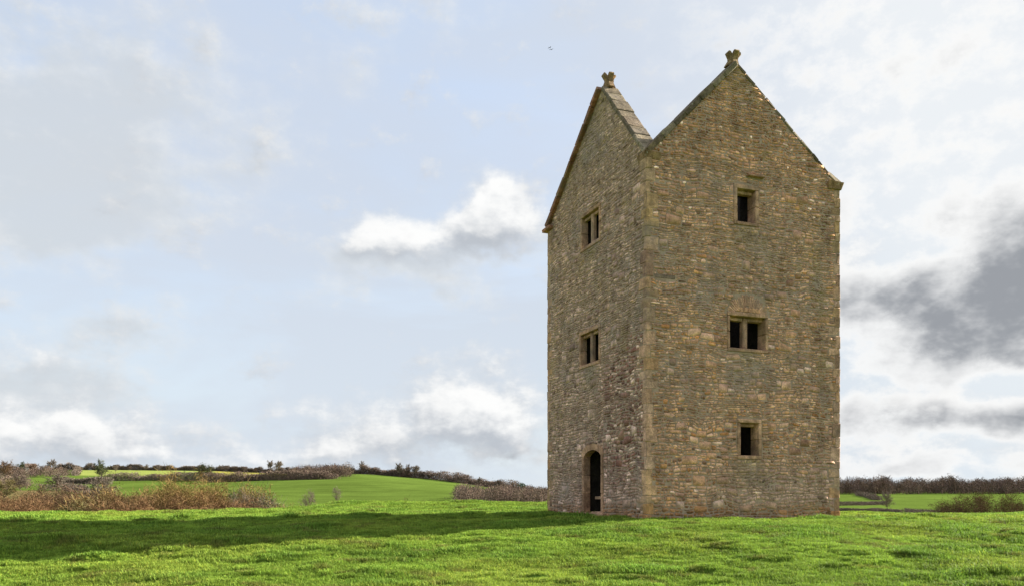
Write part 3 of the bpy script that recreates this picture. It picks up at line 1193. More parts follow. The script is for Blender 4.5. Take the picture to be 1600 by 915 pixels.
rc = np.random.default_rng(41)
COPE_PAL = [(0.078, 0.088, 0.060), (0.066, 0.072, 0.050), (0.100, 0.112, 0.080), (0.060, 0.062, 0.044)]


def coping(W, ua, za, ub, zb, th, n, d1, red=False):
    L = math.hypot(ub - ua, zb - za)
    e = np.linspace(0.12, L, n + 1) + np.concatenate([[0], rc.uniform(-0.08, 0.08, n - 1), [0]])
    for k in range(n):
        tt = th * rc.uniform(0.85, 1.12)
        c = np.array(COPE_PAL[rc.integers(4)]) * rc.uniform(0.8, 1.1)
        if red: c = np.array([0.13, 0.085, 0.055]) * rc.uniform(0.8, 1.15)
        P = slope_box(W, ua, za, ub, zb, e[k] + 0.004, e[k + 1] - 0.004, -0.03, tt, -T_GABLE - 0.03, d1 + rc.uniform(-0.012, 0.012))
        obj('coping_slab', box_pts_mesh('coping_slab', P, c, rc, 0.012, 0.02), M_COPING, tower)


coping(W_RIGHT, -0.03, Z_EAVE, W_RIGHT.au, W_RIGHT.az, 0.12, 7, 0.055)
coping(W_RIGHT, WR, Z_EAVE, W_RIGHT.au, W_RIGHT.az, 0.055, 11, 0.02)
coping(W_LEFT, 0.0, Z_EAVE, W_LEFT.au, W_LEFT.az, 0.09, 8, 0.04)
coping(W_LEFT, WL, Z_EAVE, W_LEFT.au, W_LEFT.az, 0.10, 8, 0.14, red=True)
coping(W_BACK, 0, Z_EAVE, W_BACK.au, W_BACK.az, 0.12, 6, 0.06)
coping(W_BACK, WR, Z_EAVE, W_BACK.au, W_BACK.az, 0.12, 6, 0.06)
coping(W_FAR, 0, Z_EAVE, W_FAR.au, W_FAR.az, 0.12, 6, 0.06)
coping(W_FAR, WL, Z_EAVE, W_FAR.au, W_FAR.az, 0.12, 6, 0.06)


def corner_block(key, ext, inn, z0, z1, c, slope=0.0, name='kneeler'):
    o = CORNERS[key][0]; da, db = CORN_DIR[key]
    P = []
    for (z, e) in ((z0, ext - slope), (z1, ext)):
        for (a, b) in ((-e, -e), (inn, -e), (inn, inn), (-e, inn)):
            q = o + da * a + db * b
            P.append((q[0], q[1], z))
    return obj(name, box_pts_mesh(name, P, np.array(c), rc, 0.008, 0.02), M_COPING, tower)


corner_block('C', 0.07, 0.40, 8.80, 8.99, (0.10, 0.085, 0.05), 0.06)
corner_block('R', 0.10, 0.42, 8.78, 8.99, (0.12, 0.10, 0.055), 0.06)
corner_block('L', 0.16, 0.42, 8.83, 8.93, (0.20, 0.13, 0.085), 0.02)
corner_block('B', 0.12, 0.42, 8.80, 9.0, (0.19, 0.155, 0.09), 0.06)


def finial(W, off, c, sc_=1.0, lean=0.0):
    """saddle-stone cross: a block with crossed gablets and four flared horns"""
    bm = bmesh.new()
    prof = [(-0.34, -0.40), (-0.19, -0.10), (-0.21, 0.02), (-0.33, 0.20), (-0.29, 0.28), (-0.19, 0.27), (0.0, 0.05), (0.19, 0.25), (0.29, 0.30), (0.34, 0.20), (0.21, 0.02), (0.19, -0.10), (0.34, -0.40)]

    def slab(ax):
        n = len(prof)
        A = []; Bv = []
        for (a, z) in prof:
            hw = 0.125
            if ax == 0:
                A.append(bm.verts.new((a, -hw, z))); Bv.append(bm.verts.new((a, hw, z)))
            else:
                A.append(bm.verts.new((-hw, a, z * 0.985))); Bv.append(bm.verts.new((hw, a, z * 0.985)))
        bm.faces.new(A); bm.faces.new(list(reversed(Bv)))
        for k in range(n):
            m = (k + 1) % n
            bm.faces.new((A[k], Bv[k], Bv[m], A[m]))
    slab(0); slab(1)
    bmesh.ops.recalc_face_normals(bm, faces=bm.faces)
    bmesh.ops.bevel(bm, geom=list(bm.edges), offset=0.018, segments=1, affect='EDGES')
    for v in bm.verts:
        v.co += Vector(rc.uniform(-0.012, 0.012, 3))
        v.co *= sc_
        v.co.x += lean * (v.co.z + 0.3)
    base = W.pt(W.au + off, W.az + 0.20 + 0.10 * sc_, -0.22)
    ang = math.atan2(W.d[1], W.d[0])
    bm.transform(Matrix.Translation(Vector(base)) @ Matrix.Rotation(ang, 4, 'Z'))
    me = bpy.data.meshes.new('finial')
    bm.to_mesh(me); bm.free()
    at = me.color_attributes.new('tint', 'FLOAT_COLOR', 'POINT')
    c4 = np.ones((len(me.vertices), 4), np.float32); c4[:, :3] = c
    at.data.foreach_set('color', c4.ravel())
    return obj('finial', me, M_COPING, tower)


finial(W_RIGHT, 0.0, (0.10, 0.095, 0.05), 0.60, 0.1)
finial(W_LEFT, 0.0, (0.10, 0.09, 0.05), 0.58)
finial(W_BACK, 0.0, (0.20, 0.165, 0.075), 0.75)
finial(W_FAR, 0.0, (0.20, 0.165, 0.075), 0.75)

# ------------------------------------------------------------------ vegetation
def twig_tris(base, direction, length, width, rng, shade=(0.7, 1.25), flat=None):
    """thin triangles; base (n,3), direction (n,3) unit, length/width (n,)"""
    n = len(base)
    rnd = rng.normal(size=(n, 3))
    side = np.cross(direction, rnd)
    side /= np.linalg.norm(side, axis=1)[:, None] + 1e-9
    w = (np.zeros(n) + width)[:, None] * 0.5
    tip = base + direction * (np.zeros(n) + length)[:, None]
    V = np.stack([base - side * w, base + side * w, tip], 1).reshape(-1, 3)
    F = np.arange(n * 3).reshape(-1, 3)
    c = rng.uniform(shade[0], shade[1], (n, 1)) * np.ones((1, 3)) * (1 + rng.normal(size=(n, 3)) * 0.05)
    return V, F, np.repeat(c, 3, 0)


def unit(v):
    return v / (np.linalg.norm(v, axis=-1, keepdims=True) + 1e-9)


def tubes(segs, sides=5):
    """segs: list of (p0, p1, r0, r1) -> mesh arrays"""
    V = []; F = []
    for (p0, p1, r0, r1) in segs:
        ax = unit(p1 - p0)
        s = np.cross(ax, (0.3, 0.9, 0.2)); s = unit(s); t = np.cross(ax, s)
        b = len(V)
        for (p, r) in ((p0, r0), (p1, r1)):
            for k in range(sides):
                a = 2 * math.pi * k / sides
                V.append(p + (s * math.cos(a) + t * math.sin(a)) * r)
        for k in range(sides):
            m = (k + 1) % sides
            F.append((b + k, b + m, b + sides + m, b + sides + k))
    return np.array(V), np.array(F)


def bare_tree(seed, H=12.0, wide=0.36, base=0.22, limbs=16, tw=0.06, twigs=9, rise=0.75):
    """leafless tree: leader, limbs curving up to a rounded head, branches, fine twigs"""
    rng = np.random.default_rng(seed)
    segs = []; thin = []
    p = np.zeros(3); d = np.array([rng.normal() * 0.06, rng.normal() * 0.06, 1.0]); pts = [p]
    for k in range(6):
        d = unit(d + rng.normal(size=3) * 0.07)
        q = p + d * H * 0.13
        r0 = H * (0.024 - 0.0032 * k)
        segs.append((p, q, r0, r0 - H * 0.0032)); p = q; pts.append(p)
    pts = np.array(pts)
    tips = []
    for k in range(limbs):
        t = (k + rng.random()) / limbs
        h = base + (0.74 - base) * t
        f = h / 0.78 * 6
        i0 = min(int(f), 5)
        st = pts[i0] + (pts[i0 + 1] - pts[i0]) * (f - i0)
        a = k * 2.4 + rng.normal() * 0.4
        prof = math.sqrt(max(0.12, 1 - ((h - 0.45) / 0.50) ** 2))
        L = H * wide * 1.15 * prof * rng.uniform(0.75, 1.15)
        dd = unit(np.array([math.cos(a), math.sin(a), rise * rng.uniform(0.5, 1.3) + t * 0.8]))
        q = st; rad = H * 0.009 * (1.25 - 0.6 * t)
        for m in range(4):
            dd = unit(dd + rng.normal(size=3) * 0.16 + np.array([0, 0, 0.10]))
            q2 = q + dd * L / 4
            segs.append((q, q2, rad, rad * 0.72)); rad *= 0.72
            for _ in range(2 if m else 1):
                bd = unit(dd + rng.normal(size=3) * 0.62 + np.array([0, 0, 0.12]))
                bl = L * rng.uniform(0.28, 0.50)
                b0 = q + (q2 - q) * rng.random()
                b1 = b0 + bd * bl * 0.5
                b2 = b1 + unit(bd + rng.normal(size=3) * 0.25) * bl * 0.5
                thin.append((b0, b1, rad * 0.6, rad * 0.45)); thin.append((b1, b2, rad * 0.45, rad * 0.2))
                tips += [(b0 + (b1 - b0) * 0.6, bd), (b1, bd), (b2, bd)]
            q = q2
        tips += [(q, dd), (q, dd)]
    tips += [(pts[-1], np.array([0, 0, 1.0]))] * 3
    T = np.array([t[0] for t in tips]); TD = np.array([t[1] for t in tips])
    n = len(T) * twigs
    T = np.repeat(T, twigs, 0); TD = np.repeat(TD, twigs, 0)
    d1 = unit(TD * 0.9 + rng.normal(size=(n, 3)) * 0.65 + np.array([0, 0, 0.2]))
    l1 = H * rng.uniform(0.04, 0.10, n)
    b1 = T + rng.normal(size=(n, 3)) * H * 0.008
    b2 = b1 + d1 * (l1 * rng.uniform(0.3, 0.9, n))[:, None]
    d2 = unit(d1 + rng.normal(size=(n, 3)) * 0.6)
    V, F, C = twig_tris(np.concatenate([b1, b2]), np.concatenate([d1, d2]), np.concatenate([l1, l1 * 0.7]), tw * rng.uniform(0.6, 1.5, 2 * n), rng)
    tv, tf = tubes(segs, 5); bv, bf = tubes(thin, 3)
    k = H / np.percentile(V[:, 2], 99.5)
    trunk = mesh_np('trunk', np.concatenate([tv, bv]) * k, [tuple(f) for f in tf] + [tuple(f) for f in (bf + len(tv))], np.ones((len(tv) + len(bv), 3)), True)
    return trunk, mesh_np('crown', V * k, F, C)


def thicket_bush(seed, H=5.0, Wd=5.0, n=13000, tw=0.019, fan=0.75):
    """multi-stemmed leafless shrub: stems from the root, fine branchlets filling a rounded head"""
    rng = np.random.default_rng(seed)
    st = 46
    segs = []; B = []; Dv = []; Ls = []
    for s in range(st):
        a = rng.uniform(0, 2 * math.pi); rr = rng.random() ** 0.6
        p = np.array([math.cos(a), math.sin(a), 0]) * rr * Wd * 0.22
        d = unit(np.array([math.cos(a) * rr * fan, math.sin(a) * rr * fan, 1.0]))
        L = H * rng.uniform(0.78, 1.02) * (1 - 0.22 * rr)
        rad = 0.026 * H / 5
        for k in range(5):
            d = unit(d + rng.normal(size=3) * 0.09 + np.array([0, 0, 0.02]))
            q = p + d * L / 5
            segs.append((p, q, rad, rad * 0.72)); rad *= 0.72
            m = max(4, int(n * (k + 1.5) / (st * 17.5)))
            t = rng.random((m, 1))
            dd = unit(d * 0.7 + rng.normal(size=(m, 3)) * 0.75)
            b = p + (q - p) * t + rng.normal(size=(m, 3)) * 0.05 * H
            ll = H * rng.uniform(0.04, 0.11, m)
            B.append(b); Dv.append(dd); Ls.append(ll)
            for _ in range(2):
                B.append(b + dd * (ll * rng.uniform(0.2, 0.9, m))[:, None]); Dv.append(unit(dd + rng.normal(size=(m, 3)) * 0.5)); Ls.append(ll * rng.uniform(0.4, 0.9, m))
            p = q
    B = np.concatenate(B); Dv = np.concatenate(Dv); Ls = np.concatenate(Ls)
    V, F, C = twig_tris(B, Dv, Ls, tw * rng.uniform(0.6, 1.6, len(B)) * H / 5, rng, (0.55, 1.35))
    V[:, 2] = np.maximum(V[:, 2], -0.3)
    tv, tf = tubes(segs, 4)
    return mesh_np('stems', tv, tf, np.ones((len(tv), 3)), True), mesh_np('branches', V, F, C)


def leafy_mass(seed, H, Wd, n, leaf, lobes=9, open_=0.15):
    """evergreen crown: small leaf faces on many uneven clumps"""
    rng = np.random.default_rng(seed)
    P = []; N = []
    for k in range(lobes):
        a = rng.uniform(0, 6.28); r = rng.random() ** 0.5 * Wd * 0.33
        c = np.array([math.cos(a) * r, math.sin(a) * r, H * rng.uniform(0.30, 0.80)])
        R = Wd * rng.uniform(0.16, 0.28)
        v = unit(rng.normal(size=(n // lobes, 3)))
        P.append(c + v * R * rng.uniform(0.75, 1.1, (n // lobes, 1)) * np.array([1, 1, 0.8])); N.append(v)
    P = np.concatenate(P); N = np.concatenate(N)
    P[:, 2] = np.maximum(P[:, 2], 0.1)
    return twig_tris(P, unit(N + rng.normal(size=P.shape) * 0.8), leaf * rng.uniform(0.6, 1.4, len(P)), leaf * 0.7, rng, (0.6, 1.4))


TREE = [bare_tree(1, 13, 0.36, 0.22, 17, 0.11), bare_tree(2, 12, 0.32, 0.26, 15, 0.11), bare_tree(3, 14, 0.42, 0.18, 19, 0.11), bare_tree(4, 11, 0.38, 0.15, 16, 0.11),
        bare_tree(5, 12, 0.28, 0.36, 14, 0.11)]
FINE_TREE = bare_tree(8, 7.0, 0.36, 0.16, 16, 0.022, 9)
ROUND_TREE = bare_tree(9, 9.0, 0.38, 0.20, 20, 0.040, 12)
BUSH = [thicket_bush(21), thicket_bush(22, fan=0.95), thicket_bush(23, fan=0.6), thicket_bush(24, Wd=6.5, fan=1.1)]
WILLOW = thicket_bush(31, 7.5, 6.0, 15000, 0.014, 0.62)
LOW_BUSH = thicket_bush(33, 3.0, 3.6, 6000, 0.022, 1.1)


def plant(proto, name, label, cat, px, D, hgt, proto_h, mat, group, wide=1.0, seed=0, parts=('trunk', 'crown'), sink=0.15, bark='bark'):
    X, Y, Z = G(px, D)
    t = thing(name, label, cat, (X, Y, Z - sink), seed * 1.7, group)
    s = hgt / proto_h
    t.scale = (s * wide, s * wide, s)
    obj(parts[0], proto[0], MT[bark], t)
    obj(parts[1], proto[1], MT[mat], t)
    return t


def top_h(px, D, ytop):
    """height of a plant whose top meets image row ytop"""
    return EYE + (HOR - ytop) / FPX * D - G(px, D)[2]


# --- skyline and field trees (direction column, distance, row of the top)
trees = [
    ('bare broad tree at the left edge of the frame on the far ridge', 8, 640, 718, 2, 'russet', 1.25),
    ('dark ivy-covered tree with flat top among the ridge trees on the left', 32, 700, 720, 0, 'ivy', 1.3),
    ('wide rusty tree beside the pale cottage on the ridge', 52, 690, 722, 2, 'russet', 1.3),
    ('thin see-through tree pair on the left ridge, taller one', 84, 760, 716, 4, 'grey', 0.75),
    ('thin see-through tree just left of its taller twin on the ridge', 77, 765, 719, 1, 'grey', 0.65),
    ('dark round tree between the rusty tree and the thin trees', 68, 720, 726, 3, 'hedge', 1.3),
    ('tall ivy-dark tree rising above the left field hedge', 160, 600, 717, 0, 'ivy', 1.0),
    ('low round bare tree right of the tall ivy-dark tree', 180, 800, 726, 3, 'grey', 1.4),
    ('round bare tree on the ridge, left of a near twin', 228, 860, 724, 0, 'grey', 1.2),
    ('round bare tree on the ridge above the tan willow, flatter', 247, 860, 727, 2, 'grey', 1.3),
    ('broad dark tree at the left end of the dry yellow field', 325, 640, 723, 2, 'ivy', 1.5),
    ('left one of two tall round trees at the right end of the skyline hedge', 423, 800, 718, 4, 'grey', 0.9),
    ('right one of two tall round trees at the right end of the skyline hedge', 433, 800, 719, 1, 'grey', 1.0),
    ('lone tall bare tree on the skyline above the big green field', 567, 720, 719, 0, 'grey', 0.95),
    ('left one of three tall trees clustered on the sloping skyline', 624, 690, 722, 4, 'grey', 1.0),
    ('middle one of three tall trees clustered on the sloping skyline', 636, 690, 724, 0, 'wood', 1.1),
    ('right one of three tall trees clustered on the sloping skyline', 647, 690, 726, 1, 'grey', 1.1),
    ('round bare tree on the falling skyline over the white speck', 703, 680, 741, 2, 'grey', 1.3),
    ('low bare tree right of the round tree on the falling skyline', 713, 680, 743, 3, 'wood', 1.3),
    ('upright bare tree on the skyline left of the ivy-topped stump tree', 749, 640, 744, 4, 'grey', 1.0),
    ('small tree with a dense dark top above the copse', 779, 620, 748, 1, 'hedge', 0.8),
    ('tiny bare tree on the skyline between pine and tower', 832, 660, 759, 3, 'grey', 1.0),
    ('tiny bare tree on the skyline against the tower edge', 851, 660, 760, 0, 'grey', 0.9),
    ('grey bare tree with a forked crown in the hollow by the left field', 152, 300, 743, 2, 'grey', 1.15),
    ('smaller bare tree right of the forked grey tree in the hollow', 165, 290, 752, 0, 'grey', 1.0),
    ('dark spreading tree at the foot of the left ridge', 33, 420, 737, 2, 'hedge', 1.35),
    ('brown spreading tree above the left hollow, next to the small field', 88, 420, 738, 0, 'grey', 1.6),
    ('olive round tree low at the left frame edge', 5, 330, 746, 2, 'olive', 1.5),
    ('bare tree poking over the left skyline hedge, above the dark hedge tree', 203, 860, 727, 3, 'wood', 1.2),
    ('small dark tree on the skyline hedge just right of the willow top', 296, 880, 728, 1, 'hedge', 1.0),
    ('first small round tree of the skyline row, counted from the broad dark tree', 345, 870, 725, 3, 'hedge', 1.2),
    ('second small round tree of the skyline row, counted from the broad dark tree', 353, 868, 726, 0, 'hedge', 1.2),
    ('third small round tree of the skyline row, counted from the broad dark tree', 368, 862, 727, 3, 'wood', 1.2),
    ('fourth small round tree of the skyline row, counted from the broad dark tree', 382, 858, 727, 2, 'hedge', 1.2),
    ('small ragged tree in the row midway to the two tall round trees', 398, 852, 729, 0, 'wood', 1.2),
    ('low bushy tree on top of the rounded copse', 503, 640, 729, 2, 'wood', 1.3),
    ('leaning bare tree on the skyline left of the lone tall tree', 550, 720, 729, 3, 'wood', 1.3),
    ('low spreading tree on the skyline right of the lone tall tree', 590, 715, 732, 2, 'wood', 1.4),
    ('round tree ending the three-tree cluster on its right', 660, 690, 734, 3, 'hedge', 1.2),
    ('spreading bare tree on the falling skyline left of the round one', 671, 688, 738, 2, 'wood', 1.3),
    ('thin bare tree on the falling skyline above the scrub copse', 731, 655, 746, 1, 'wood', 1.2),
    ('bare hedgerow tree right above the thick brown hedge under the dry field', 395, 610, 741, 2, 'wood', 1.3),
]
for k, (lab, px, D, yt, pr, mt, wd) in enumerate(trees):
    plant(TREE[pr], 'bare_tree', lab, 'tree', px, D, top_h(px, D, yt), TREE[pr][1].vertices[0].co.z * 0 + [13, 12, 14, 11, 12][pr], mt,
          'trees on the far hillside', wd * 1.1, k, sink=0.3)

plant(FINE_TREE, 'field_tree', 'small lone bare tree standing in the big green field', 'tree', 527, 330, top_h(527, 330, 759), 7.0, 'grey', None, 1.0, 3)
plant(FINE_TREE, 'field_tree', 'ragged bare tree left of the lone tree, at the field foot', 'tree', 480, 240, top_h(480, 240, 764), 7.0, 'grey', None, 0.8, 5)
plant(ROUND_TREE, 'hedge_tree', 'round bare hedgerow tree in the field right of the tower', 'tree', 1387, 190, top_h(1387, 190, 766), 9.0, 'grey', None, 0.95, 4)
plant(FINE_TREE, 'hedge_tree', 'small pale bare tree at the right edge of the frame', 'tree', 1588, 95, top_h(1588, 95, 779), 7.0, 'olive', None, 1.1, 6)

# pine on the skyline and two dark evergreens
def evergreen(name, label, px, D, ytop, wide, seed, mat='green', n=2600, trunk_frac=0.25):
    X, Y, Z = G(px, D)
    h = top_h(px, D, ytop)
    t = thing(name, label, 'tree' if 'tree' in name else 'bush', (X, Y, Z - 0.1), 0)
    V, F, C = leafy_mass(seed, h, wide, n, max(0.10, D / 1400), 11)
    V[:, 2] *= h / V[:, 2].max()
    obj('crown', mesh_np('crown', V, F, C), MT[mat], t)
    tv, tf = tubes([(np.array([0, 0, -0.3]), np.array([0.05, 0, h * 0.4]), 0.03 * h, 0.02 * h), (np.array([0.05, 0, h * 0.4]), np.array([0, 0.1, h * 0.7]), 0.02 * h, 0.008 * h)], 6)
    obj('trunk', mesh_np('trunk', tv, tf, np.ones((len(tv), 3)), True), MT['bark'], t)
    return t


evergreen('pine_tree', 'dark evergreen pine tree on the skyline left of the tower', 818, 560, 752, 7.5, 61)
evergreen('evergreen_bush', 'round dark green holly bush above the brown thicket', 347, 75, 759, 2.6, 62)
evergreen('evergreen_bush', 'dark green ragged bush at the right end of the thicket', 415, 62, 771, 2.4, 63, 'ivy', 1500)
evergreen('evergreen_bush', 'small dark evergreen in the hollow by the left field', 20, 250, 763, 5.0, 64, 'green', 900)

# --- brown thicket below the brow, left
thicket = [
    ('rust-orange bare bush at the left edge of the frame', 12, 55, 768, 0, 'rust', 1.0),
    ('short rust bush second from the left frame edge', 42, 54, 775, 1, 'rust', 1.0),
    ('dark russet bush behind the rust bushes at the left', 60, 64, 766, 3, 'russet', 1.2),
    ('wide russet bush left of the pale post', 88, 62, 764, 1, 'russet', 1.2),
    ('russet bush right above the pale post', 115, 62, 766, 0, 'russet', 1.2),
    ('dull brown bush below the forked grey tree', 145, 60, 771, 3, 'russet', 1.1),
    ('olive-brown bush between russet and orange ones', 172, 58, 770, 2, 'olive', 1.1),
    ('tall orange-tan bush left of the great willow', 198, 60, 760, 0, 'tan', 1.0),
    ('rust bush left of the great willow, below the orange one', 222, 56, 771, 1, 'rust', 1.0),
    ('pinkish brown bush touching the great willow on its left', 246, 60, 765, 3, 'rust', 1.0),
    ('pinkish rust bush touching the great willow on its right', 318, 58, 770, 1, 'rust', 1.0),
    ('purple-brown bush under the round holly', 348, 62, 776, 3, 'russet', 1.0),
    ('low russet bush right of the purple-brown one', 372, 60, 781, 0, 'russet', 0.9),
    ('slim orange bush rising right of the round holly', 370, 82, 759, 2, 'tan', 0.6),
    ('grey twiggy bush right of the slim orange bush', 394, 80, 768, 2, 'grey', 0.55),
]
for k, (lab, px, D, yt, pr, mt, wd) in enumerate(thicket):
    plant(BUSH[pr], 'bare_bush', lab, 'bush', px, D, top_h(px, D, yt) * 1.15, 5.0, mt, 'brown thicket bushes below the brow', wd * 1.25, k,
          ('stems', 'branches'), 0.3, mt)
plant(WILLOW, 'willow_bush', 'great tan willow bush standing highest in the brown thicket', 'bush', 282, 60, top_h(282, 60, 737) * 1.10, 7.5, 'tan', None, 1.0, 2, ('stems', 'branches'), 0.3, 'olive')
low = [
    ('low straw-brown bush right of the dark green ragged bush', 440, 58, 779, 'straw'),
    ('second low straw-brown bush, nearer the grassy bank', 458, 60, 781, 'rust'),
    ('small scrubby bush on the field hedge under the big green field', 640, 200, 775, 'russet'),
]
for k, (lab, px, D, yt, mt) in enumerate(low):
    plant(LOW_BUSH, 'low_bush', lab, 'bush', px, D, top_h(px, D, yt), 3.0, mt, None, 1.3, k + 3, ('stems', 'branches'), 0.2, mt)
plant(BUSH[3], 'hedge_bush', 'dense dark brown bare bush on the brow at the right', 'bush', 1540, 80, top_h(1540, 80, 777) * 1.4, 5.0, 'russet', None, 1.45, 4, ('stems', 'branches'), 0.2, 'russet')
plant(LOW_BUSH, 'hedge_bush', 'small bare bush on the hedge left of the dense dark one', 'bush', 1462, 110, top_h(1462, 110, 793), 3.0, 'russet', None, 1.3, 4, ('stems', 'branches'), 0.2, 'russet')


# --- hedges and woods
def along(pts, n, rng):
    """points along a polyline given as (column, distance)"""
    P = np.array([[(a - 800) / FPX * b, b] for a, b in pts], float)
    L = np.hypot(*np.diff(P, axis=0).T)
    s = np.concatenate([[0], np.cumsum(L)])
    t = rng.random(n) * s[-1]
    return np.stack([np.interp(t, s, P[:, 0]), np.interp(t, s, P[:, 1])], -1), t, s[-1]


def hedge(name, label, cat, pts, hgt, wid, mat, n, tw, seed, lumpy=0.35, group=None, kind=None, upward=0.5):
    rng = np.random.default_rng(seed)
    n = int(n * (3.4 if tw > 0.2 else 2.4))
    p, t, L = along(pts, n, rng)
    g = rng.normal(size=(n, 2)) * wid * 0.35
    X = p[:, 0] + g[:, 0]; Y = p[:, 1] + g[:, 1]
    prof = (1 - lumpy) + lumpy * 2 * fbm(t / (hgt * 1.4), t * 0, seed, 3)
    z = rng.random(n) ** 0.95 * hgt * prof - 0.06 * hgt
    Z = height(X, Y, False) + z - 0.15
    o = np.array([p[:, 0].mean(), p[:, 1].mean()])
    z0 = float(height(o[None, 0], o[None, 1], False)[0])
    d = unit(rng.normal(size=(n, 3)) + np.array([0, 0, upward]))
    base = np.stack([X - o[0], Y - o[1], Z - z0], -1)
    V, F, C = twig_tris(base, d, tw * 3.0 * rng.uniform(0.5, 1.4, n), tw * 0.9 * rng.uniform(0.7, 1.6, n), rng, (0.55, 1.4))
    me = mesh_np(name, V, F, C)
    ob = obj(name, me, MT[mat])
    ob.location = (o[0], o[1], z0)
    ob['label'] = label; ob['category'] = cat
    if group: ob['group'] = group
    if kind: ob['kind'] = kind
    return ob


HG = 'field hedges'
hedge('hedge', 'long skyline hedge along the left ridge', 'hedge', [(85, 850), (200, 870), (330, 880)], 4.6, 3, 'hedge', 9000, 0.42, 1, 0.8, group=HG)
hedge('hedge', 'clipped skyline hedge with small tree heads above the dry yellow field', 'hedge', [(330, 885), (430, 850), (470, 800)], 4.6, 3, 'hedge', 7000, 0.42, 2, 0.85, group=HG)
hedge('hedge', 'short hedge running down the left edge of the pale upper field', 'hedge', [(118, 690), (121, 780), (122, 870)], 3.5, 4, 'hedge', 2500, 0.34, 21, group=HG)
hedge('hedge', 'bushy brown hedge under the pale upper field', 'hedge', [(170, 640), (250, 650), (330, 640)], 5.6, 6, 'hedge', 4500, 0.32, 3, 0.6, group=HG)
hedge('hedge', 'thick brown hedge between the dry yellow field and the big green field', 'hedge', [(325, 620), (400, 610), (470, 600), (520, 600)], 6.0, 8, 'wood', 8000, 0.32, 4, 0.6, group=HG)
hedge('hedge', 'dark hedge between the left hollow and the small field', 'hedge', [(60, 440), (100, 430), (145, 330)], 4, 3, 'hedge', 3500, 0.22, 5, group=HG)
hedge('hedge', 'broken hedge line with bushes over the small left field', 'hedge', [(95, 560), (170, 560)], 5, 5, 'grey', 3500, 0.28, 6, 0.6, group=HG)
hedge('hedge', 'skyline hedge rising left of the lone tall skyline tree', 'hedge', [(545, 720), (600, 715), (640, 700)], 5.2, 5, 'wood', 7000, 0.32, 7, 0.8, group=HG)
hedge('hedge', 'hedge dropping along the top of the big green field', 'hedge', [(640, 700), (700, 680), (760, 640), (810, 610)], 5.2, 6, 'wood', 9500, 0.30, 8, 0.8, group=HG)
hedge('hedge', 'low dark hedge at the foot of the big green field', 'hedge', [(510, 190), (600, 200), (700, 200), (760, 195)], 1.5, 1.2, 'russet', 7000, 0.07, 9, 0.5, group=HG)
hedge('hedge', 'thin hedge on the skyline between pine and tower', 'hedge', [(800, 650), (860, 660), (900, 660)], 2.5, 2, 'hedge', 1500, 0.25, 10, group=HG)
hedge('hedge', 'rough strawy hedge from the thicket to the grassy bank', 'hedge', [(430, 64), (475, 75), (500, 90)], 1.4, 1.0, 'rust', 3500, 0.035, 11, 0.5, group=HG)
# right of the tower
hedge('hedge', 'clipped hedge climbing from the tower to the round hedgerow tree', 'hedge', [(1290, 270), (1340, 290), (1385, 330)], 1.5, 1.6, 'hedge', 6000, 0.11, 12, 0.15, group=HG)
hedge('hedge', 'short clipped hedge close to the right side of the tower', 'hedge', [(1300, 165), (1364, 160)], 1.0, 1.2, 'hedge', 5000, 0.07, 13, 0.15, group=HG)
hedge('hedge', 'clipped hedge under the round hedgerow tree, left of the gap', 'hedge', [(1364, 185), (1407, 170)], 0.75, 1.1, 'hedge', 3500, 0.07, 14, 0.15, group=HG)
hedge('hedge', 'long clipped hedge right of the gap, running to the dense bush', 'hedge', [(1415, 165), (1470, 125), (1530, 100), (1640, 95)], 1.05, 1.0, 'hedge', 11000, 0.06, 15, 0.25, group=HG)
hedge('hedge', 'dark hedge joining the round hedgerow tree to the wood', 'hedge', [(1372, 430), (1362, 480), (1340, 580)], 2.6, 3, 'hedge', 3000, 0.22, 16, 0.4, group=HG)


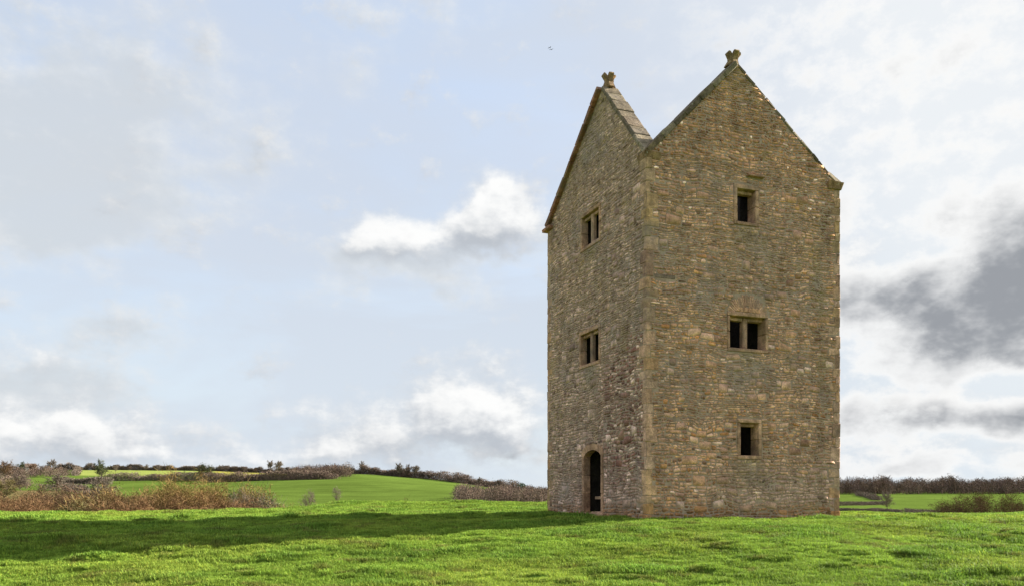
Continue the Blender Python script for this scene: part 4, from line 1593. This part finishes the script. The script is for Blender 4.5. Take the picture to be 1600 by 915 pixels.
def wood(name, label, region, n, hgt, mat, seed, tw, per=150, cw=2.6):
    """a far wood: many bare crowns on trunks, one mass"""
    rng = np.random.default_rng(seed)
    Vs = []; Fs = []; Cs = []; off = 0
    (x0, x1, d0, d1) = region[:4]
    for k in range(n):
        px = rng.uniform(x0, x1); D = rng.uniform(d0, d1)
        if len(region) > 4: D += region[4] * (px - x0) / (x1 - x0)
        X, Y, Z = G(px, D)
        h = hgt * rng.uniform(0.75, 1.12) * (0.72 + 0.56 * nz(px, D * 0.15, 26.0, seed))
        tone = rng.uniform(0.75, 1.2); tint = np.array([1.0, 1 + rng.uniform(-0.06, 0.05), 1 + rng.uniform(-0.08, 0.08)])
        # trunk
        w = 0.22
        tb = np.array([[X - w, Y, Z], [X + w, Y, Z], [X, Y + w, Z], [X, Y, Z + h * 0.75]])
        Vs.append(tb); Fs.append(np.array([(0, 1, 3), (1, 2, 3), (2, 0, 3)]) + off); Cs.append(np.full((4, 3), 0.75)); off += 4
        u = unit(rng.normal(size=(per, 3)))
        rad = rng.random((per, 1)) ** 0.45
        c = np.array([X, Y, Z + h * 0.50])
        b = c + u * rad * np.array([cw, cw, h * 0.47]) * rng.uniform(0.85, 1.12)
        und = rng.random(per) < 0.30
        b[und, 2] = Z + rng.random(und.sum()) * h * 0.4
        b[und, :2] = np.array([X, Y]) + rng.normal(size=(und.sum(), 2)) * cw * 0.8
        d = unit(u * 0.8 + np.array([0, 0, 0.7]) + rng.normal(size=(per, 3)) * 0.6)
        V, F, C = twig_tris(b, d, rng.uniform(0.6, 1.5, per) * h / 12, tw * rng.uniform(0.6, 1.4, per), rng, (0.6, 1.35))
        Vs.append(V); Fs.append(F + off); Cs.append(C * tone * tint); off += len(V)
    V = np.concatenate(Vs); F = np.concatenate(Fs); C = np.concatenate(Cs)
    o = V.mean(0); o[2] = V[:, 2].min()
    ob = obj(name, mesh_np(name, V - o, F, C), MT[mat])
    ob.location = tuple(map(float, o))
    ob['label'] = label; ob['category'] = 'wood'; ob['kind'] = 'stuff'
    return ob


wood('wood', 'long bare winter wood on the ridge right of the tower', (1240, 1700, 610, 760, 0), 560, 11.5, 'wood', 51, 0.34, 300, 3.6)
wood('copse', 'rounded bare copse at the left end of the big green field', (452, 548, 610, 670, 10), 110, 9.0, 'wood', 52, 0.32, 300, 3.2)
wood('copse', 'grey brown scrub copse at the right end of the big green field', (715, 865, 330, 420, 0), 190, 6.8, 'wood', 53, 0.19, 320, 2.6)
wood('copse', 'scrub in front of the copse beside the tower', (700, 880, 190, 240, 0), 130, 3.4, 'wood', 54, 0.10, 320, 1.6)
wood('wood', 'mixed bare trees massed on the ridge at far left', (-60, 105, 640, 760, 0), 190, 7.5, 'wood', 55, 0.32, 220, 3.0)
wood('wood', 'brown scrubby wood low at the far left, below the ridge trees', (-80, 46, 430, 540, 0), 90, 7.0, 'wood', 56, 0.25, 240, 3.0)

# ------------------------------------------------------------------ pasture grass
def grass_clump(seed, nb, spread, L, w):
    rng = np.random.default_rng(seed)
    V = []; F = []; C = []
    for k in range(nb):
        a = rng.uniform(0, 6.28); r = rng.random() ** 0.5 * spread
        p = np.array([math.cos(a) * r, math.sin(a) * r, -0.01])
        b = rng.uniform(0, 6.28)
        lean = rng.uniform(0.15, 0.95)
        d = np.array([math.cos(b), math.sin(b), 0])
        s = np.array([-d[1], d[0], 0])
        l = L * rng.uniform(0.5, 1.2)
        ww = w * rng.uniform(0.7, 1.3)
        m = p + d * lean * l * 0.35 + np.array([0, 0, l * 0.62])
        t = p + d * lean * l * 1.0 + np.array([0, 0, l * (0.95 - 0.35 * lean)])
        i = len(V)
        V += [p - s * ww, p + s * ww, m - s * ww * 0.8, m + s * ww * 0.8, t]
        F += [(i, i + 1, i + 3), (i, i + 3, i + 2), (i + 2, i + 3, i + 4)]
        c = rng.uniform(0.8, 1.2)
        if rng.random() < 0.06:
            cc = np.array([1.7, 1.25, 1.2])
        else:
            cc = np.array([1, 1, 1]) * c
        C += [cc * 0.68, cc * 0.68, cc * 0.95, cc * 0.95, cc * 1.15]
    return mesh_np('grass_clump', np.array(V), np.array(F), np.array(C))


clumps = bpy.data.collections.new('grass_clumps')
for k in range(6):
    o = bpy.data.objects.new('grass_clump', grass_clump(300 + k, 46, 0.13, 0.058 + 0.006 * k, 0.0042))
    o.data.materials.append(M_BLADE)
    clumps.objects.link(o)


def build_grass():
    rng = np.random.default_rng(77)
    n = 150000
    # even over the ground, thinner with distance
    r = np.sqrt(rng.uniform(8.5 ** 2, 46.0 ** 2, n * 2))
    az = np.radians(rng.uniform(-37, 37, n * 2))
    keep = rng.random(n * 2) < np.clip((15.0 / r) ** 1.3, 0, 1)
    r = r[keep]; az = az[keep]
    X = r * np.sin(az); Y = r * np.cos(az)
    q = np.stack([X - TOWER_MID[0], Y - TOWER_MID[1]], -1)
    inside = (np.abs(q @ DR) < WR / 2 + 0.04) & (np.abs(q @ DL) < WL / 2 + 0.04)
    X = X[~inside]; Y = Y[~inside]; r = r[~inside]
    Z = height(X, Y)
    m = len(X)
    me = bpy.data.meshes.new('grass')
    me.vertices.add(m)
    me.vertices.foreach_set('co', np.stack([X, Y, Z], -1).astype(np.float32).ravel())
    tuft = sstep(0.52, 0.72, fbm(X / 1.1, Y / 0.9, 83, 3))
    dry = sstep(0.55, 0.75, fbm(X / 3.0, Y / 2.4, 87, 3))
    sc_ = (0.80 + 0.5 * tuft) * rng.uniform(0.7, 1.25, m) * (1 + 0.5 * sstep(18, 40, r))
    a = me.attributes.new('gscale', 'FLOAT', 'POINT'); a.data.foreach_set('value', sc_.astype(np.float32))
    rot = np.zeros((m, 3), np.float32); rot[:, 2] = rng.uniform(0, 6.28, m)
    a = me.attributes.new('grot', 'FLOAT_VECTOR', 'POINT'); a.data.foreach_set('vector', rot.ravel())
    base = np.array([0.225, 0.345, 0.046])
    deep = np.array([0.150, 0.268, 0.038])
    yel = np.array([0.300, 0.350, 0.055])
    c = base + (deep - base) * tuft[:, None] * 0.7
    c = c + (yel - c) * dry[:, None] * 0.4
    # sparse brown thatch and dung-rank spots
    spot = sstep(0.70, 0.78, fbm(X / 0.45, Y / 0.35, 131, 2))[:, None]
    c = c + (np.array([0.18, 0.15, 0.05]) - c) * spot * 0.5
    foot = np.exp(-(np.hypot(np.maximum(np.abs((np.stack([X, Y], -1) - TOWER_MID) @ DR) - WR / 2, 0), np.maximum(np.abs((np.stack([X, Y], -1) - TOWER_MID) @ DL) - WL / 2, 0)) / 0.28) ** 2)
    sc_ = sc_ * (1 + 0.9 * foot * rng.random(m))
    me.attributes['gscale'].data.foreach_set('value', sc_.astype(np.float32))
    c = c * (0.60 + 0.75 * rng.random((m, 1))) * (0.8 + 0.4 * fbm(X / 0.8, Y / 0.8, 93, 2))[:, None]
    c4 = np.ones((m, 4), np.float32); c4[:, :3] = c
    a = me.attributes.new('gcol', 'FLOAT_COLOR', 'POINT'); a.data.foreach_set('color', c4.ravel())
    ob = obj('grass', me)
    ob['kind'] = 'stuff'; ob['label'] = 'short bright green pasture grass around the tower'; ob['category'] = 'grass'
    ng = bpy.data.node_groups.new('grass_scatter', 'GeometryNodeTree')
    ng.interface.new_socket('Geometry', in_out='INPUT', socket_type='NodeSocketGeometry')
    ng.interface.new_socket('Geometry', in_out='OUTPUT', socket_type='NodeSocketGeometry')
    gi = ng.nodes.new('NodeGroupInput'); go = ng.nodes.new('NodeGroupOutput')
    ci = ng.nodes.new('GeometryNodeCollectionInfo')
    ci.inputs['Collection'].default_value = clumps
    ci.inputs['Separate Children'].default_value = True
    ci.inputs['Reset Children'].default_value = True
    ip = ng.nodes.new('GeometryNodeInstanceOnPoints')
    ip.inputs['Pick Instance'].default_value = True

    def named(nm, ty):
        q = ng.nodes.new('GeometryNodeInputNamedAttribute')
        q.data_type = ty
        q.inputs['Name'].default_value = nm
        return q.outputs['Attribute']
    ng.links.new(gi.outputs[0], ip.inputs['Points'])
    ng.links.new(ci.outputs[0], ip.inputs['Instance'])
    ng.links.new(named('gscale', 'FLOAT'), ip.inputs['Scale'])
    er = ng.nodes.new('FunctionNodeEulerToRotation')
    ng.links.new(named('grot', 'FLOAT_VECTOR'), er.inputs[0])
    ng.links.new(er.outputs[0], ip.inputs['Rotation'])
    ng.links.new(ip.outputs[0], go.inputs[0])
    md = ob.modifiers.new('scatter', 'NODES')
    md.node_group = ng
    print('grass clumps', m)


build_grass()

# ------------------------------------------------------------------ small far things
def cottage():
    X, Y, Z = G(48, 705)
    t = thing('cottage', 'tiny pale cottage among the trees on the left ridge', 'house', (X, Y, Z + 2.0), 0.5)

    def flat(name, V, F, rgb):
        m, B, p = new_mat('cottage_' + name)
        n = B.noise(world_pos(B), 1.5, 3, 0.6)
        B.l.new(B.mix(n, tuple(0.85 * c for c in rgb), rgb), p.inputs['Base Color'])
        return obj(name, mesh_np(name, np.array(V, float), F), m, t)
    w, d, h, r = 4.0, 3.0, 4.2, 6.8
    flat('wall', [(-w, -d, -3), (w, -d, -3), (w, d, -3), (-w, d, -3), (-w, -d, h), (w, -d, h), (w, d, h), (-w, d, h), (-w, 0, r), (w, 0, r)],
         [(0, 1, 5, 4), (1, 2, 6, 9, 5), (2, 3, 7, 6), (3, 0, 4, 8, 7)], (0.72, 0.68, 0.6))
    flat('roof', [(-w - .3, -d - .4, h - .4), (w + .3, -d - .4, h - .4), (w + .3, 0, r + .15), (-w - .3, 0, r + .15), (w + .3, d + .4, h - .4), (-w - .3, d + .4, h - .4),
                  (-w - .3, -d - .4, h - .65), (w + .3, -d - .4, h - .65), (w + .3, 0, r - .1), (-w - .3, 0, r - .1), (w + .3, d + .4, h - .65), (-w - .3, d + .4, h - .65)],
         [(0, 1, 2, 3), (3, 2, 4, 5), (7, 6, 9, 8), (8, 9, 11, 10), (0, 6, 7, 1), (4, 10, 11, 5), (1, 7, 8, 2), (2, 8, 10, 4), (0, 3, 9, 6), (3, 5, 11, 9)], (0.16, 0.12, 0.10))


cottage()


def bird(label, x, y, D, rz):
    bm = bmesh.new()
    rows = [(-0.20, 0.005, 0.0), (-0.14, 0.02, 0.0), (-0.02, 0.045, 0.0), (0.10, 0.04, 0.005), (0.16, 0.022, 0.02), (0.21, 0.004, 0.015)]
    prev = None
    for (a, r, z) in rows:
        ring = [bm.verts.new((a, r * math.cos(q), z + r * math.sin(q))) for q in np.linspace(0, 2 * math.pi, 7)[:-1]]
        if prev:
            for k in range(6):
                bm.faces.new((prev[k], prev[(k + 1) % 6], ring[(k + 1) % 6], ring[k]))
        prev = ring
    m, B, p = new_mat('dark_plumage')
    p.inputs['Base Color'].default_value = (0.03, 0.03, 0.03, 1)
    me = bpy.data.meshes.new('body'); bm.to_mesh(me); bm.free()
    X = (x - 800) / FPX * D; Z = EYE + (HOR - y) / FPX * D
    t = thing('bird', label, 'bird', (X, D, Z), rz, 'birds in flight')
    obj('body', me, m, t)
    for s in (-1, 1):
        V = [(0.10, 0.03 * s, 0.01), (-0.06, 0.03 * s, 0.01), (-0.04, 0.26 * s, 0.10), (0.08, 0.24 * s, 0.10), (-0.10, 0.50 * s, 0.05), (-0.03, 0.48 * s, 0.055),
             (0.10, 0.03 * s, 0.0), (-0.06, 0.03 * s, 0.0), (-0.04, 0.26 * s, 0.092), (0.08, 0.24 * s, 0.09)]
        obj('wing', mesh_np('wing', np.array(V), [(0, 1, 2, 3), (3, 2, 4, 5), (6, 9, 8, 7), (9, 5, 4, 8), (0, 3, 9, 6), (1, 7, 8, 2)]), m, t)
    obj('tail', mesh_np('tail', np.array([(-0.15, -0.02, 0.0), (-0.15, 0.02, 0.0), (-0.32, 0.05, 0.0), (-0.32, -0.05, 0.0), (-0.15, 0.0, 0.012)]), [(0, 1, 2, 3), (0, 4, 1), (1, 4, 2), (2, 4, 3), (3, 4, 0)]), m, t)


bird('upper left of two tiny birds high in the sky', 859, 75, 170, 0.6)
bird('lower right of two tiny birds high in the sky', 861.5, 78, 175, 1.1)

sc.cycles.use_denoising = True
sc.cycles.max_bounces = 6
sc.cycles.diffuse_bounces = 3
